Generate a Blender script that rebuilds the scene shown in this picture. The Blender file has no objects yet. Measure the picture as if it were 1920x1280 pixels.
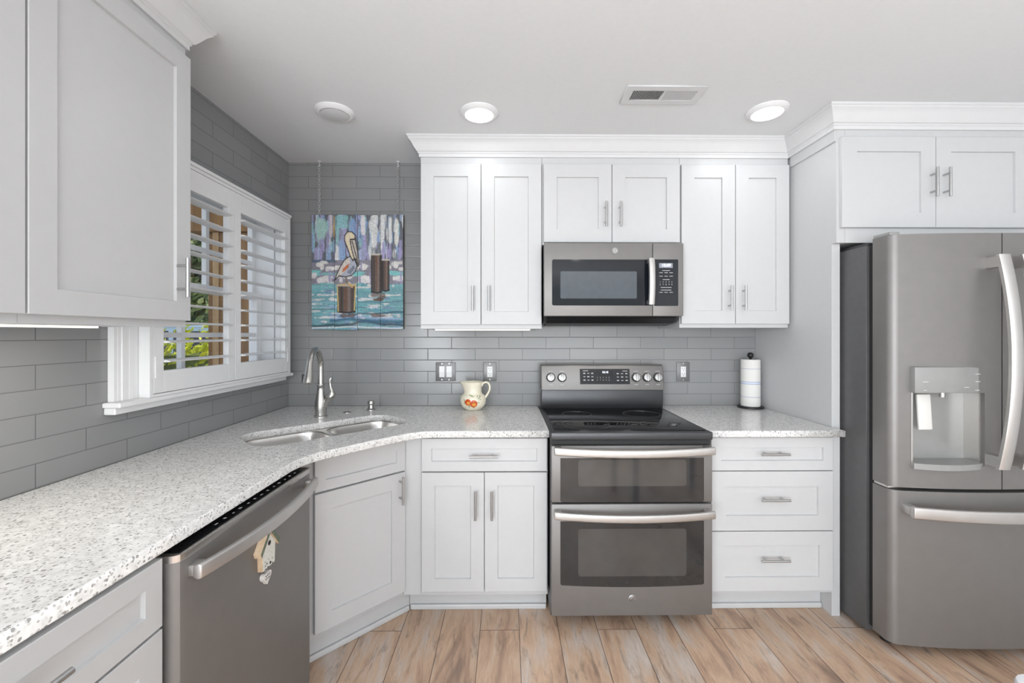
import bpy, bmesh, math, random
import numpy as np
from mathutils import Vector, Matrix
random.seed(7)
C = bpy.context.scene.collection
PI = math.pi
R = math.radians

# ------------------------------------------------------------------ camera, world, sun, added fill lamps, exposure
cam_d = bpy.data.cameras.new('camera'); cam = bpy.data.objects.new('camera', cam_d); C.objects.link(cam)
cam.location = (0, 0, 1.362); cam.rotation_euler = (R(90), 0, R(-0.6))
cam_d.sensor_width = 36.0; cam_d.lens = 800.0 / 1920 * 36.0
cam_d.shift_y = -13.0 / 1920
cam_d.clip_start = 0.05
bpy.context.scene.camera = cam

world = bpy.data.worlds.new('sky'); bpy.context.scene.world = world; world.use_nodes = True
wn = world.node_tree; wn.nodes.clear()
sky = wn.nodes.new('ShaderNodeTexSky'); sky.sky_type = 'NISHITA'; sky.sun_disc = False
sky.sun_elevation = R(48); sky.sun_rotation = R(38)
bg = wn.nodes.new('ShaderNodeBackground'); bg.inputs['Strength'].default_value = 0.4
wo = wn.nodes.new('ShaderNodeOutputWorld')
hz = wn.nodes.new('ShaderNodeHueSaturation'); hz.inputs['Saturation'].default_value = .55
wn.links.new(sky.outputs[0], hz.inputs['Color']); wn.links.new(hz.outputs[0], bg.inputs[0]); wn.links.new(bg.outputs[0], wo.inputs[0])

sun_d = bpy.data.lights.new('sun', 'SUN'); sun_d.energy = 4.5; sun_d.angle = R(1.0); sun_d.color = (1, .96, .88)
sun = bpy.data.objects.new('sun', sun_d); C.objects.link(sun)
sun.rotation_euler = Vector((-0.35, -0.45, -0.82)).to_track_quat('-Z', 'Y').to_euler()

def area(name, loc, direction, sx, sy, power, color=(1, 1, 1), shape='RECTANGLE', spread=180):
    d = bpy.data.lights.new(name, 'AREA'); d.shape = shape; d.size = sx; d.size_y = sy
    d.energy = power; d.color = color; d.spread = R(spread)
    o = bpy.data.objects.new(name, d); C.objects.link(o); o.location = loc
    o.rotation_euler = Vector(direction).to_track_quat('-Z', 'Z').to_euler()
    return o
# large fill lamp added at an invented rear-wall opening, unseen, tilted upwards
area('added_fill_rear', (0.7, -3.42, 1.15), (-.55, 1, 1.6), 3.2, 2.0, 180, (.905, .955, 1))
# second fill lamp added out of view, brightens the tall end panel
area('added_fill_side', (-1.30, -2.0, 1.2), (1, .35, .45), 1.7, 1.9, 270, (.915, .96, 1))

vs = bpy.context.scene.view_settings
vs.view_transform = 'Standard'; vs.look = 'None'; vs.gamma = 1.0; vs.use_curve_mapping = False
vs.exposure = -0.56

# ------------------------------------------------------------------ materials
def nmat(name):
    m = bpy.data.materials.new(name); m.use_nodes = True
    nt = m.node_tree; b = nt.nodes['Principled BSDF']
    return m, nt, b
def nd(nt, t, **kw):
    n = nt.nodes.new(t)
    for k, v in kw.items():
        if k in n.inputs: n.inputs[k].default_value = v
        else: setattr(n, k, v)
    return n
def L(nt, a, b): nt.links.new(a, b)
def srgb(r, g, b):
    f = lambda c: (c/255/12.92 if c/255 <= .04045 else ((c/255+.055)/1.055)**2.4)
    return (f(r), f(g), f(b), 1)
def setp(b, **kw):
    for k, v in kw.items(): b.inputs[k.replace('_', ' ')].default_value = v
def plain(name, col, rough=.5, metal=0, noise=.03, scale=30, bump=0, stretch=(1, 1, 1), coat=0, spec=.5, ior=1.5):
    """base colour with a fine procedural variation in colour, gloss and relief"""
    m, nt, b = nmat(name)
    setp(b, Roughness=rough, Metallic=metal)
    b.inputs['Coat Weight'].default_value = coat
    b.inputs['Coat Roughness'].default_value = .06
    b.inputs['Specular IOR Level'].default_value = spec; b.inputs['IOR'].default_value = ior
    tc = nd(nt, 'ShaderNodeTexCoord'); mp = nd(nt, 'ShaderNodeMapping'); mp.inputs['Scale'].default_value = stretch
    L(nt, tc.outputs['Object'], mp.inputs[0])
    n = nd(nt, 'ShaderNodeTexNoise', Scale=scale, Detail=3.0); L(nt, mp.outputs[0], n.inputs['Vector'])
    r = nd(nt, 'ShaderNodeValToRGB')
    r.color_ramp.elements[0].color = tuple(max(0, c*(1-noise)) for c in col[:3])+(1,)
    r.color_ramp.elements[1].color = tuple(min(1, c*(1+noise)) for c in col[:3])+(1,)
    r.color_ramp.elements[0].position = .3; r.color_ramp.elements[1].position = .7
    L(nt, n.outputs['Fac'], r.inputs[0]); L(nt, r.outputs[0], b.inputs['Base Color'])
    if bump:
        bp = nd(nt, 'ShaderNodeBump', Strength=bump, Distance=.002); L(nt, n.outputs['Fac'], bp.inputs['Height']); L(nt, bp.outputs[0], b.inputs['Normal'])
    return m
def emit(name, col, strength):
    m, nt, b = nmat(name)
    setp(b, Base_Color=col, Roughness=.4); b.inputs['Emission Color'].default_value = col; b.inputs['Emission Strength'].default_value = strength
    return m

M = {}
M['cab'] = plain('white_cabinet_paint', (.555, .557, .56, 1), .38, noise=.01)
M['trim'] = plain('white_trim_paint', (.66, .66, .662, 1), .4, noise=.01)
M['ceil'] = plain('ceiling_paint', (.76, .77, .775, 1), .85, noise=.01, scale=60)
M['wallpaint'] = plain('wall_paint', (.76, .76, .76, 1), .8, noise=.01)
M['slate'] = plain('slate_metal', (.25, .24, .233, 1), .52, .7, noise=.02, scale=20, stretch=(1, 1, 1))
M['slate_d'] = plain('dark_slate_metal', (.075, .076, .08, 1), .38, .6, noise=.03)
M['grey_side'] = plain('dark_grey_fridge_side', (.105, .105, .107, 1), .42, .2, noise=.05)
M['steel'] = plain('brushed_steel', (.62, .60, .58, 1), .27, 1, noise=.04, scale=60, stretch=(1, 1, 20))
M['handle'] = plain('brushed_nickel_pull', (.50, .50, .50, 1), .33, 1, noise=.03, scale=60)
M['handle_l'] = plain('satin_appliance_handle', (.60, .585, .57, 1), .45, 1, noise=.02)
M['nickel'] = plain('faucet_nickel', (.50, .49, .47, 1), .26, 1, noise=.04, scale=40)
M['sinksteel'] = plain('sink_steel', (.72, .70, .68, 1), .28, 1, noise=.05, scale=90, stretch=(1, 1, 12))
M['black'] = plain('black_plastic', (.012, .012, .013, 1), .4, noise=.05)
M['blackglass'] = plain('black_glass', (.005, .005, .006, 1), .04, noise=.05, spec=.3)
M['ovenglass'] = plain('oven_glass', (.022, .023, .024, 1), .05, noise=.05, ior=1.65)
M['oveninner'] = plain('oven_inner_window', (.060, .058, .055, 1), .07, noise=.12, scale=9, ior=1.65)
M['keyglass'] = plain('keypad_glass', (.028, .028, .030, 1), .15, noise=.05, spec=.2)
M['knob'] = plain('knob_metal', (.40, .395, .39, 1), .36, 1, noise=.03)
M['mwglass'] = plain('microwave_glass', (.010, .012, .016, 1), .05, noise=.05, spec=.28)
M['mwinner'] = plain('microwave_inner_window', (.095, .108, .122, 1), .12, noise=.05, spec=.3)
M['greyplate'] = plain('grey_wall_plate', (.20, .20, .20, 1), .4, .5, noise=.02)
M['whiteplastic'] = plain('white_plastic', (.80, .80, .80, 1), .35, noise=.01)
M['greyplastic'] = plain('grey_plastic', (.32, .32, .31, 1), .35, .3, noise=.02)
M['paddle'] = plain('pale_dispenser_paddle', (.70, .68, .65, 1), .35, noise=.01)
M['ink'] = plain('pale_print', (.55, .55, .56, 1), .5, noise=.01)
M['dark'] = plain('dark_gap', (.02, .02, .02, 1), .7)
M['logo'] = plain('badge_metal', (.42, .41, .405, 1), .35, .9, noise=.02)
M['logo_d'] = plain('badge_relief', (.20, .195, .19, 1), .4, .9, noise=.02)
M['led'] = emit('led_strip', (1, .95, .84, 1), 1.5)
M['lamp'] = emit('lamp_diffuser', (1, 1, 1, 1), 6.0)
M['display'] = emit('lit_digits', (.85, .9, 1, 1), 2.0)
M['display_bg'] = emit('lit_display', (.22, .23, .27, 1), .35)
M['shut'] = plain('shutter_paint', (.82, .82, .82, 1), .4, noise=.01)
M['sash'] = plain('white_window_sash', (.86, .86, .86, 1), .4, noise=.01)
M['chain'] = plain('pale_chain', (.60, .60, .60, 1), .4, .6)
M['burner'] = plain('burner_print', (.07, .07, .07, 1), .3)

# grey glass subway tile: tex x along the wall, tex y up
def tile_mat(name, axis, x0, z0):
    m, nt, b = nmat(name)
    g = nd(nt, 'ShaderNodeNewGeometry'); s = nd(nt, 'ShaderNodeSeparateXYZ'); L(nt, g.outputs['Position'], s.inputs[0])
    ax = nd(nt, 'ShaderNodeMath', operation='SUBTRACT'); L(nt, s.outputs[axis], ax.inputs[0]); ax.inputs[1].default_value = x0
    az = nd(nt, 'ShaderNodeMath', operation='SUBTRACT'); L(nt, s.outputs['Z'], az.inputs[0]); az.inputs[1].default_value = z0
    c = nd(nt, 'ShaderNodeCombineXYZ'); L(nt, ax.outputs[0], c.inputs[0]); L(nt, az.outputs[0], c.inputs[1])
    br = nd(nt, 'ShaderNodeTexBrick', offset=.5, offset_frequency=2, squash=1.0)
    br.inputs['Scale'].default_value = 1; br.inputs['Brick Width'].default_value = .2985; br.inputs['Row Height'].default_value = .0719
    br.inputs['Mortar Size'].default_value = .0013; br.inputs['Mortar Smooth'].default_value = .25; br.inputs['Bias'].default_value = 0
    br.inputs['Color1'].default_value = srgb(141, 142, 143); br.inputs['Color2'].default_value = srgb(147, 147, 147); br.inputs['Mortar'].default_value = srgb(104, 104, 105)
    L(nt, c.outputs[0], br.inputs['Vector']); L(nt, br.outputs['Color'], b.inputs['Base Color'])
    # broader soft bevel next to the joint
    br2 = nd(nt, 'ShaderNodeTexBrick', offset=.5, offset_frequency=2, squash=1.0)
    for k in ('Scale', 'Brick Width', 'Row Height'): br2.inputs[k].default_value = br.inputs[k].default_value
    br2.inputs['Mortar Size'].default_value = .004; br2.inputs['Mortar Smooth'].default_value = 1.0
    L(nt, c.outputs[0], br2.inputs['Vector'])
    n = nd(nt, 'ShaderNodeTexNoise', Scale=9.0, Detail=1.0); L(nt, c.outputs[0], n.inputs['Vector'])
    ma = nd(nt, 'ShaderNodeMath', operation='MULTIPLY_ADD'); L(nt, br2.outputs['Fac'], ma.inputs[0]); ma.inputs[1].default_value = -1; 
    mn = nd(nt, 'ShaderNodeMath', operation='MULTIPLY'); L(nt, n.outputs['Fac'], mn.inputs[0]); mn.inputs[1].default_value = .5
    L(nt, mn.outputs[0], ma.inputs[2])
    bp = nd(nt, 'ShaderNodeBump', Strength=.5, Distance=.0012); L(nt, ma.outputs[0], bp.inputs['Height']); L(nt, bp.outputs[0], b.inputs['Normal'])
    rr = nd(nt, 'ShaderNodeMapRange'); b.inputs['Specular IOR Level'].default_value = .3; rr.inputs['To Min'].default_value = .17; rr.inputs['To Max'].default_value = .6
    L(nt, br.outputs['Fac'], rr.inputs[0]); L(nt, rr.outputs[0], b.inputs['Roughness'])
    return m
M['tile_back'] = tile_mat('grey_glass_tile_back_wall', 'X', -.502-.2985*9.5, .914-.0719*20)
M['tile_left'] = tile_mat('grey_glass_tile_left_wall', 'Y', 1.255-.2985*9.5, .914-.0719*20)

def quartz():
    m, nt, b = nmat('speckled_quartz')
    g = nd(nt, 'ShaderNodeNewGeometry')
    mp = nd(nt, 'ShaderNodeMapping'); L(nt, g.outputs['Position'], mp.inputs[0])
    wz = nd(nt, 'ShaderNodeTexNoise', Scale=60.0, Detail=2.0); L(nt, mp.outputs[0], wz.inputs['Vector'])
    mixv = nd(nt, 'ShaderNodeMixRGB', blend_type='ADD'); mixv.inputs[0].default_value = .006
    L(nt, mp.outputs[0], mixv.inputs[1]); L(nt, wz.outputs['Color'], mixv.inputs[2])
    base = nd(nt, 'ShaderNodeTexNoise', Scale=45.0, Detail=4.0, Roughness=.7); L(nt, mp.outputs[0], base.inputs['Vector'])
    br = nd(nt, 'ShaderNodeValToRGB'); e = br.color_ramp.elements
    e[0].position = .35; e[0].color = srgb(211, 210, 208); e[1].position = .68; e[1].color = srgb(238, 237, 235)
    L(nt, base.outputs['Fac'], br.inputs[0])
    cur = br.outputs[0]
    for sc, size, thr, col in ((125, .36, .64, srgb(198, 196, 193)), (165, .40, .74, srgb(172, 170, 167)), (105, .32, .79, srgb(150, 148, 146)), (75, .25, .88, srgb(146, 143, 139))):
        v = nd(nt, 'ShaderNodeTexVoronoi', Scale=float(sc)); v.feature = 'F1'; L(nt, mixv.outputs[0], v.inputs['Vector'])
        a = nd(nt, 'ShaderNodeMath', operation='LESS_THAN'); L(nt, v.outputs['Distance'], a.inputs[0]); a.inputs[1].default_value = size
        sep = nd(nt, 'ShaderNodeSeparateColor'); L(nt, v.outputs['Color'], sep.inputs[0])
        k = nd(nt, 'ShaderNodeMath', operation='GREATER_THAN'); L(nt, sep.outputs[0], k.inputs[0]); k.inputs[1].default_value = thr
        mu = nd(nt, 'ShaderNodeMath', operation='MULTIPLY'); L(nt, a.outputs[0], mu.inputs[0]); L(nt, k.outputs[0], mu.inputs[1])
        mx = nd(nt, 'ShaderNodeMixRGB'); L(nt, mu.outputs[0], mx.inputs[0]); L(nt, cur, mx.inputs[1]); mx.inputs[2].default_value = col
        cur = mx.outputs[0]
    L(nt, cur, b.inputs['Base Color']); setp(b, Roughness=.16)
    return m
M['quartz'] = quartz()

def floor_mat():
    m, nt, b = nmat('wood_plank_floor')
    g = nd(nt, 'ShaderNodeNewGeometry'); s = nd(nt, 'ShaderNodeSeparateXYZ'); L(nt, g.outputs['Position'], s.inputs[0])
    def mth(op, a, v=None, v2=None):
        n = nd(nt, 'ShaderNodeMath', operation=op)
        for i, q in enumerate((a, v, v2)):
            if q is None: continue
            if isinstance(q, (int, float)): n.inputs[i].default_value = q
            else: L(nt, q, n.inputs[i])
        return n.outputs[0]
    W, LEN = .1805, 1.22
    px = mth('DIVIDE', mth('ADD', s.outputs['X'], .668+W*30), W)
    idx = mth('FLOOR', px); fx = mth('FRACT', px)
    third = mth('MULTIPLY', mth('MODULO', idx, 3.0), .37)
    py = mth('ADD', mth('DIVIDE', mth('ADD', s.outputs['Y'], -1.967+LEN*20), LEN), third)
    cell = mth('FLOOR', py); fy = mth('FRACT', py)
    cv = nd(nt, 'ShaderNodeCombineXYZ'); L(nt, idx, cv.inputs[0]); L(nt, cell, cv.inputs[1])
    wnz = nd(nt, 'ShaderNodeTexWhiteNoise'); wnz.noise_dimensions = '2D'; L(nt, cv.outputs[0], wnz.inputs['Vector'])
    # seams
    ex = mth('MINIMUM', fx, mth('SUBTRACT', 1.0, fx)); ey = mth('MINIMUM', fy, mth('SUBTRACT', 1.0, fy))
    sx = mth('LESS_THAN', mth('MULTIPLY', ex, W), .0016); sy = mth('LESS_THAN', mth('MULTIPLY', ey, LEN), .0016)
    seam = mth('MAXIMUM', sx, sy)
    # grain coordinates, shifted per plank
    cc = nd(nt, 'ShaderNodeCombineXYZ')
    L(nt, mth('ADD', mth('MULTIPLY', s.outputs['X'], 10.0), mth('MULTIPLY', wnz.outputs['Value'], 37.0)), cc.inputs[0])
    L(nt, mth('ADD', mth('MULTIPLY', s.outputs['Y'], 1.9), mth('MULTIPLY', wnz.outputs['Value'], 91.0)), cc.inputs[1])
    n1 = nd(nt, 'ShaderNodeTexNoise', Scale=1.0, Detail=8.0, Roughness=.60, Distortion=.7); L(nt, cc.outputs[0], n1.inputs['Vector'])
    r1 = nd(nt, 'ShaderNodeValToRGB'); e = r1.color_ramp.elements
    e[0].position = .30; e[0].color = srgb(150, 124, 106); e[1].position = .72; e[1].color = srgb(212, 200, 190)
    x = e.new(.42); x.color = srgb(190, 156, 130); x = e.new(.50); x.color = srgb(206, 174, 146); x = e.new(.60); x.color = srgb(204, 186, 172)
    L(nt, n1.outputs['Fac'], r1.inputs[0])
    cf = nd(nt, 'ShaderNodeCombineXYZ')
    L(nt, mth('MULTIPLY', s.outputs['X'], 120.0), cf.inputs[0]); L(nt, mth('ADD', mth('MULTIPLY', s.outputs['Y'], 14.0), mth('MULTIPLY', wnz.outputs['Value'], 50.0)), cf.inputs[1])
    n2 = nd(nt, 'ShaderNodeTexNoise', Scale=1.0, Detail=3.0); L(nt, cf.outputs[0], n2.inputs['Vector'])
    r2 = nd(nt, 'ShaderNodeValToRGB'); r2.color_ramp.elements[0].position = .3; r2.color_ramp.elements[0].color = (.80, .79, .78, 1); r2.color_ramp.elements[1].position = .62; r2.color_ramp.elements[1].color = (1.04, 1.03, 1.02, 1)
    L(nt, n2.outputs['Fac'], r2.inputs[0])
    mm = nd(nt, 'ShaderNodeMixRGB', blend_type='MULTIPLY'); mm.inputs[0].default_value = .5; L(nt, r1.outputs[0], mm.inputs[1]); L(nt, r2.outputs[0], mm.inputs[2])
    # grey washed patches and dark knots
    cg = nd(nt, 'ShaderNodeCombineXYZ')
    L(nt, mth('ADD', mth('MULTIPLY', s.outputs['X'], 26.0), mth('MULTIPLY', wnz.outputs['Value'], 11.0)), cg.inputs[0]); L(nt, mth('ADD', mth('MULTIPLY', s.outputs['Y'], 5.0), mth('MULTIPLY', wnz.outputs['Value'], 17.0)), cg.inputs[1])
    n3 = nd(nt, 'ShaderNodeTexNoise', Scale=1.0, Detail=6.0, Roughness=.7, Distortion=.5); L(nt, cg.outputs[0], n3.inputs['Vector'])
    r3 = nd(nt, 'ShaderNodeValToRGB'); r3.color_ramp.elements[0].position = .53; r3.color_ramp.elements[0].color = (0, 0, 0, 1); r3.color_ramp.elements[1].position = .72; r3.color_ramp.elements[1].color = (1, 1, 1, 1)
    L(nt, n3.outputs['Fac'], r3.inputs[0])
    mg = nd(nt, 'ShaderNodeMixRGB'); L(nt, mth('MULTIPLY', r3.outputs[0], .75), mg.inputs[0]); L(nt, mm.outputs[0], mg.inputs[1]); mg.inputs[2].default_value = srgb(112, 96, 86)
    # plank to plank tone
    hv = nd(nt, 'ShaderNodeHueSaturation'); L(nt, mg.outputs[0], hv.inputs['Color'])
    L(nt, mth('MULTIPLY_ADD', wnz.outputs['Value'], .20, .90), hv.inputs['Value']); hv.inputs['Saturation'].default_value = .95
    ms = nd(nt, 'ShaderNodeMixRGB'); L(nt, mth('MULTIPLY', seam, .8), ms.inputs[0]); L(nt, hv.outputs[0], ms.inputs[1]); ms.inputs[2].default_value = srgb(58, 44, 36)
    L(nt, ms.outputs[0], b.inputs['Base Color']); setp(b, Roughness=.42)
    bp = nd(nt, 'ShaderNodeBump', Strength=.25, Distance=.001); L(nt, mth('SUBTRACT', n2.outputs['Fac'], mth('MULTIPLY', seam, 2.0)), bp.inputs['Height']); L(nt, bp.outputs[0], b.inputs['Normal'])
    return m
M['floor'] = floor_mat()

def wood(name, c1, c2, stretch=(14, 14, 1.2), rough=.7):
    m, nt, b = nmat(name)
    tc = nd(nt, 'ShaderNodeTexCoord'); mp = nd(nt, 'ShaderNodeMapping'); mp.inputs['Scale'].default_value = stretch; L(nt, tc.outputs['Object'], mp.inputs[0])
    n = nd(nt, 'ShaderNodeTexNoise', Scale=1.5, Detail=4.0, Distortion=.4); L(nt, mp.outputs[0], n.inputs['Vector'])
    r = nd(nt, 'ShaderNodeValToRGB'); r.color_ramp.elements[0].position = .3; r.color_ramp.elements[0].color = c1; r.color_ramp.elements[1].position = .7; r.color_ramp.elements[1].color = c2
    L(nt, n.outputs['Fac'], r.inputs[0]); L(nt, r.outputs[0], b.inputs['Base Color']); setp(b, Roughness=rough)
    return m
M['postwood'] = wood('brown_porch_wood', srgb(120, 84, 44), srgb(160, 118, 66))
M['postwood2'] = wood('pale_porch_wood', srgb(176, 140, 96), srgb(200, 166, 120))
M['bark'] = wood('tree_bark', srgb(70, 56, 44), srgb(112, 94, 76))
M['rawwood'] = wood('raw_cut_wood', srgb(196, 170, 140), srgb(222, 198, 168), (30, 30, 30))
def foliage(name, c1, c2, sc=9):
    m, nt, b = nmat(name)
    g = nd(nt, 'ShaderNodeNewGeometry'); n = nd(nt, 'ShaderNodeTexNoise', Scale=float(sc), Detail=3.0); L(nt, g.outputs['Position'], n.inputs['Vector'])
    r = nd(nt, 'ShaderNodeValToRGB'); r.color_ramp.elements[0].position = .3; r.color_ramp.elements[0].color = c1; r.color_ramp.elements[1].position = .7; r.color_ramp.elements[1].color = c2
    L(nt, n.outputs['Fac'], r.inputs[0]); L(nt, r.outputs[0], b.inputs['Base Color']); setp(b, Roughness=.6)
    b.inputs['Subsurface Weight'].default_value = 0
    return m
M['hedge'] = foliage('hedge_leaf', srgb(150, 170, 10), srgb(226, 226, 20), 14)
M['leaf'] = foliage('tree_leaf', srgb(70, 92, 40), srgb(134, 146, 84), 3)
M['asphalt'] = plain('asphalt', (.22, .22, .22, 1), .9, noise=.15, scale=40)
M['carpaint'] = plain('silver_blue_car_paint', srgb(176, 196, 206), .3, .3, noise=.02, coat=.5)
M['carglass'] = plain('car_window_glass', srgb(56, 62, 78), .06, noise=.02)
M['tyre'] = plain('tyre_rubber', (.02, .02, .02, 1), .8)
def glass_pane():
    m = bpy.data.materials.new('clear_window_glass'); m.use_nodes = True; nt = m.node_tree; nt.nodes.clear()
    t = nd(nt, 'ShaderNodeBsdfTransparent'); g = nd(nt, 'ShaderNodeBsdfGlossy'); g.inputs['Roughness'].default_value = .02
    mx = nd(nt, 'ShaderNodeMixShader'); mx.inputs[0].default_value = .04; o = nd(nt, 'ShaderNodeOutputMaterial')
    L(nt, t.outputs[0], mx.inputs[1]); L(nt, g.outputs[0], mx.inputs[2]); L(nt, mx.outputs[0], o.inputs[0])
    return m
M['glass'] = glass_pane()

# ------------------------------------------------------------------ mesh building
class MB:
    def __init__(s): s.v = []; s.f = []; s.m = []; s.mi = 0
    def add(s, vs, fs):
        o = len(s.v); s.v += [tuple(p) for p in vs]; s.f += [tuple(i+o for i in f) for f in fs]; s.m += [s.mi]*len(fs); return s
    def box(s, x0, x1, y0, y1, z0, z1):
        return s.add([(x0, y0, z0), (x1, y0, z0), (x1, y1, z0), (x0, y1, z0), (x0, y0, z1), (x1, y0, z1), (x1, y1, z1), (x0, y1, z1)],
                     [(0, 3, 2, 1), (4, 5, 6, 7), (0, 1, 5, 4), (1, 2, 6, 5), (2, 3, 7, 6), (3, 0, 4, 7)])
    def prism(s, poly, axis, a, b):
        """extrude a 2D polygon along axis from a to b. axis x: poly=(y,z); y: (x,z); z: (x,y)"""
        f = {'x': lambda p, t: (t, p[0], p[1]), 'y': lambda p, t: (p[0], t, p[1]), 'z': lambda p, t: (p[0], p[1], t)}[axis]
        n = len(poly); vs = [f(p, a) for p in poly]+[f(p, b) for p in poly]
        return s.add(vs, [tuple(range(n))[::-1], tuple(range(n, 2*n))]+[(i, (i+1) % n, n+(i+1) % n, n+i) for i in range(n)])
    def tube(s, pts, rad, seg=12, cap=True, flat=None):
        pts = [Vector(p) for p in pts]; n = len(pts)
        if not isinstance(rad, (list, tuple)): rad = [rad]*n
        t0 = (pts[1]-pts[0]).normalized(); up = Vector((0, 0, 1)) if abs(t0.z) < .9 else Vector((1, 0, 0))
        u = t0.cross(up).normalized(); vs = []
        for i, p in enumerate(pts):
            t = (pts[min(i+1, n-1)]-pts[max(i-1, 0)]).normalized()
            u = (u-t*u.dot(t)).normalized(); w = t.cross(u)
            for k in range(seg):
                a = 2*PI*k/seg
                vs.append(p+u*math.cos(a)*rad[i]+w*math.sin(a)*rad[i]*(flat or 1))
        fs = [(i*seg+k, i*seg+(k+1) % seg, (i+1)*seg+(k+1) % seg, (i+1)*seg+k) for i in range(n-1) for k in range(seg)]
        if cap: fs += [tuple(range(seg))[::-1], tuple(range((n-1)*seg, n*seg))]
        return s.add(vs, fs)
    def cyl(s, p0, p1, r, seg=16): return s.tube([p0, p1], r, seg)
    def lathe(s, prof, c=(0, 0, 0), seg=32, cap=True):
        n = len(prof); vs = [(c[0]+r*math.cos(2*PI*k/seg), c[1]+r*math.sin(2*PI*k/seg), c[2]+z) for r, z in prof for k in range(seg)]
        fs = [(i*seg+k, i*seg+(k+1) % seg, (i+1)*seg+(k+1) % seg, (i+1)*seg+k) for i in range(n-1) for k in range(seg)]
        if cap: fs += [tuple(range(seg))[::-1], tuple(range((n-1)*seg, n*seg))]
        return s.add(vs, fs)
    def ring_sweep(s, sections):
        """list of closed cross sections (same count), joined and capped"""
        n = len(sections[0]); vs = [p for sec in sections for p in sec]
        fs = [(i*n+k, i*n+(k+1) % n, (i+1)*n+(k+1) % n, (i+1)*n+k) for i in range(len(sections)-1) for k in range(n)]
        fs += [tuple(range(n))[::-1], tuple(range((len(sections)-1)*n, len(sections)*n))]
        return s.add(vs, fs)
    def build(s, name, mat, parent=None, loc=(0, 0, 0), rz=0, bevel=0, seg=2, smooth=40):
        me = bpy.data.meshes.new(name); me.from_pydata(s.v, [], s.f)
        mats = mat if isinstance(mat, (list, tuple)) else [mat]
        for q in mats: me.materials.append(q)
        for p, i in zip(me.polygons, s.m): p.material_index = i
        bm = bmesh.new(); bm.from_mesh(me)
        bmesh.ops.recalc_face_normals(bm, faces=bm.faces)
        if bevel:
            es = [e for e in bm.edges if len(e.link_faces) == 2 and e.calc_face_angle(0) > R(32)]
            bmesh.ops.bevel(bm, geom=es, offset=bevel, segments=seg, profile=.5, affect='EDGES', clamp_overlap=True)
        bm.to_mesh(me); bm.free()
        if smooth:
            me.polygons.foreach_set('use_smooth', [True]*len(me.polygons)); me.set_sharp_from_angle(angle=R(smooth))
        o = bpy.data.objects.new(name, me); C.objects.link(o); o.location = loc; o.rotation_euler = (0, 0, rz)
        if parent: o.parent = parent
        return o
def thing(name, label, cat, loc=(0, 0, 0), rz=0, group=None):
    o = bpy.data.objects.new(name, None); o.empty_display_size = .1; C.objects.link(o); o.location = loc; o.rotation_euler = (0, 0, rz)
    o['label'] = label; o['category'] = cat
    if group: o['group'] = group
    return o
def tag(o, label, cat, group=None):
    o['label'] = label; o['category'] = cat
    if group: o['group'] = group
    return o
def struct(o): o['kind'] = 'structure'; return o
def text_mesh(name, s, size, mat, parent, loc, rot, extrude=.0004, align='CENTER'):
    cu = bpy.data.curves.new(name, 'FONT'); cu.body = s; cu.size = size; cu.extrude = extrude; cu.align_x = align; cu.align_y = 'CENTER'
    t = bpy.data.objects.new(name, cu); C.objects.link(t)
    dg = bpy.context.evaluated_depsgraph_get(); me = bpy.data.meshes.new_from_object(t.evaluated_get(dg))
    bpy.data.objects.remove(t); bpy.data.curves.remove(cu)
    me.name = name; me.materials.clear(); me.materials.append(mat)
    o = bpy.data.objects.new(name, me); C.objects.link(o); o.location = loc; o.rotation_euler = rot
    if parent: o.parent = parent
    return o
def rrect(x0, x1, y0, y1, r, n=6):
    pts = []
    for cx, cy, a0 in ((x1-r, y1-r, 0), (x0+r, y1-r, 90), (x0+r, y0+r, 180), (x1-r, y0+r, 270)):
        for k in range(n+1):
            a = R(a0+90*k/n); pts.append((cx+r*math.cos(a), cy+r*math.sin(a)))
    return pts
def slab_with_holes(name, outer, holes, z0, z1, mat, parent=None, bevel=.004):
    cu = bpy.data.curves.new(name, 'CURVE'); cu.dimensions = '2D'; cu.fill_mode = 'BOTH'
    for loop in [outer]+holes:
        sp = cu.splines.new('POLY'); sp.points.add(len(loop)-1); sp.use_cyclic_u = True
        for p, q in zip(sp.points, loop): p.co = (q[0], q[1], 0, 1)
    cu.extrude = (z1-z0)/2-bevel; cu.bevel_depth = bevel; cu.bevel_resolution = 2; cu.offset = -bevel
    t = bpy.data.objects.new(name, cu); C.objects.link(t)
    dg = bpy.context.evaluated_depsgraph_get(); me = bpy.data.meshes.new_from_object(t.evaluated_get(dg))
    bpy.data.objects.remove(t); bpy.data.curves.remove(cu)
    me.name = name; me.materials.clear(); me.materials.append(mat)
    for v in me.vertices: v.co.z += (z0+z1)/2
    o = bpy.data.objects.new(name, me); C.objects.link(o)
    if parent: o.parent = parent
    return o

# ------------------------------------------------------------------ room shell
XL, YB, ZC = -1.372, 2.69, 2.44
XR, YF = 2.56, -3.5
struct(MB().box(XL-.15, XR+.15, YF-.15, YB+.15, -.06, 0).build('floor', M['floor'], smooth=0))
struct(MB().box(XL-.15, XR+.15, YF-.15, YB+.15, ZC, ZC+.06).build('ceiling', M['ceil'], smooth=0))
struct(MB().box(XL-.15, XR+.15, YB, YB+.15, 0, ZC).build('wall_back', M['tile_back'], smooth=0))
WY0, WY1, WZ0, WZ1 = 1.56, 2.545, 1.14, 2.055
b = MB(); b.box(XL-.15, XL, YF, -2.95, 0, ZC); b.box(XL-.15, XL, -2.95, -1.05, 2.25, ZC); b.box(XL-.15, XL, -1.05, WY0, 0, ZC); b.box(XL-.15, XL, WY1, YB, 0, ZC); b.box(XL-.15, XL, WY0, WY1, 0, WZ0); b.box(XL-.15, XL, WY0, WY1, WZ1, ZC)
struct(b.build('wall_left', M['tile_left'], smooth=0))
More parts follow.
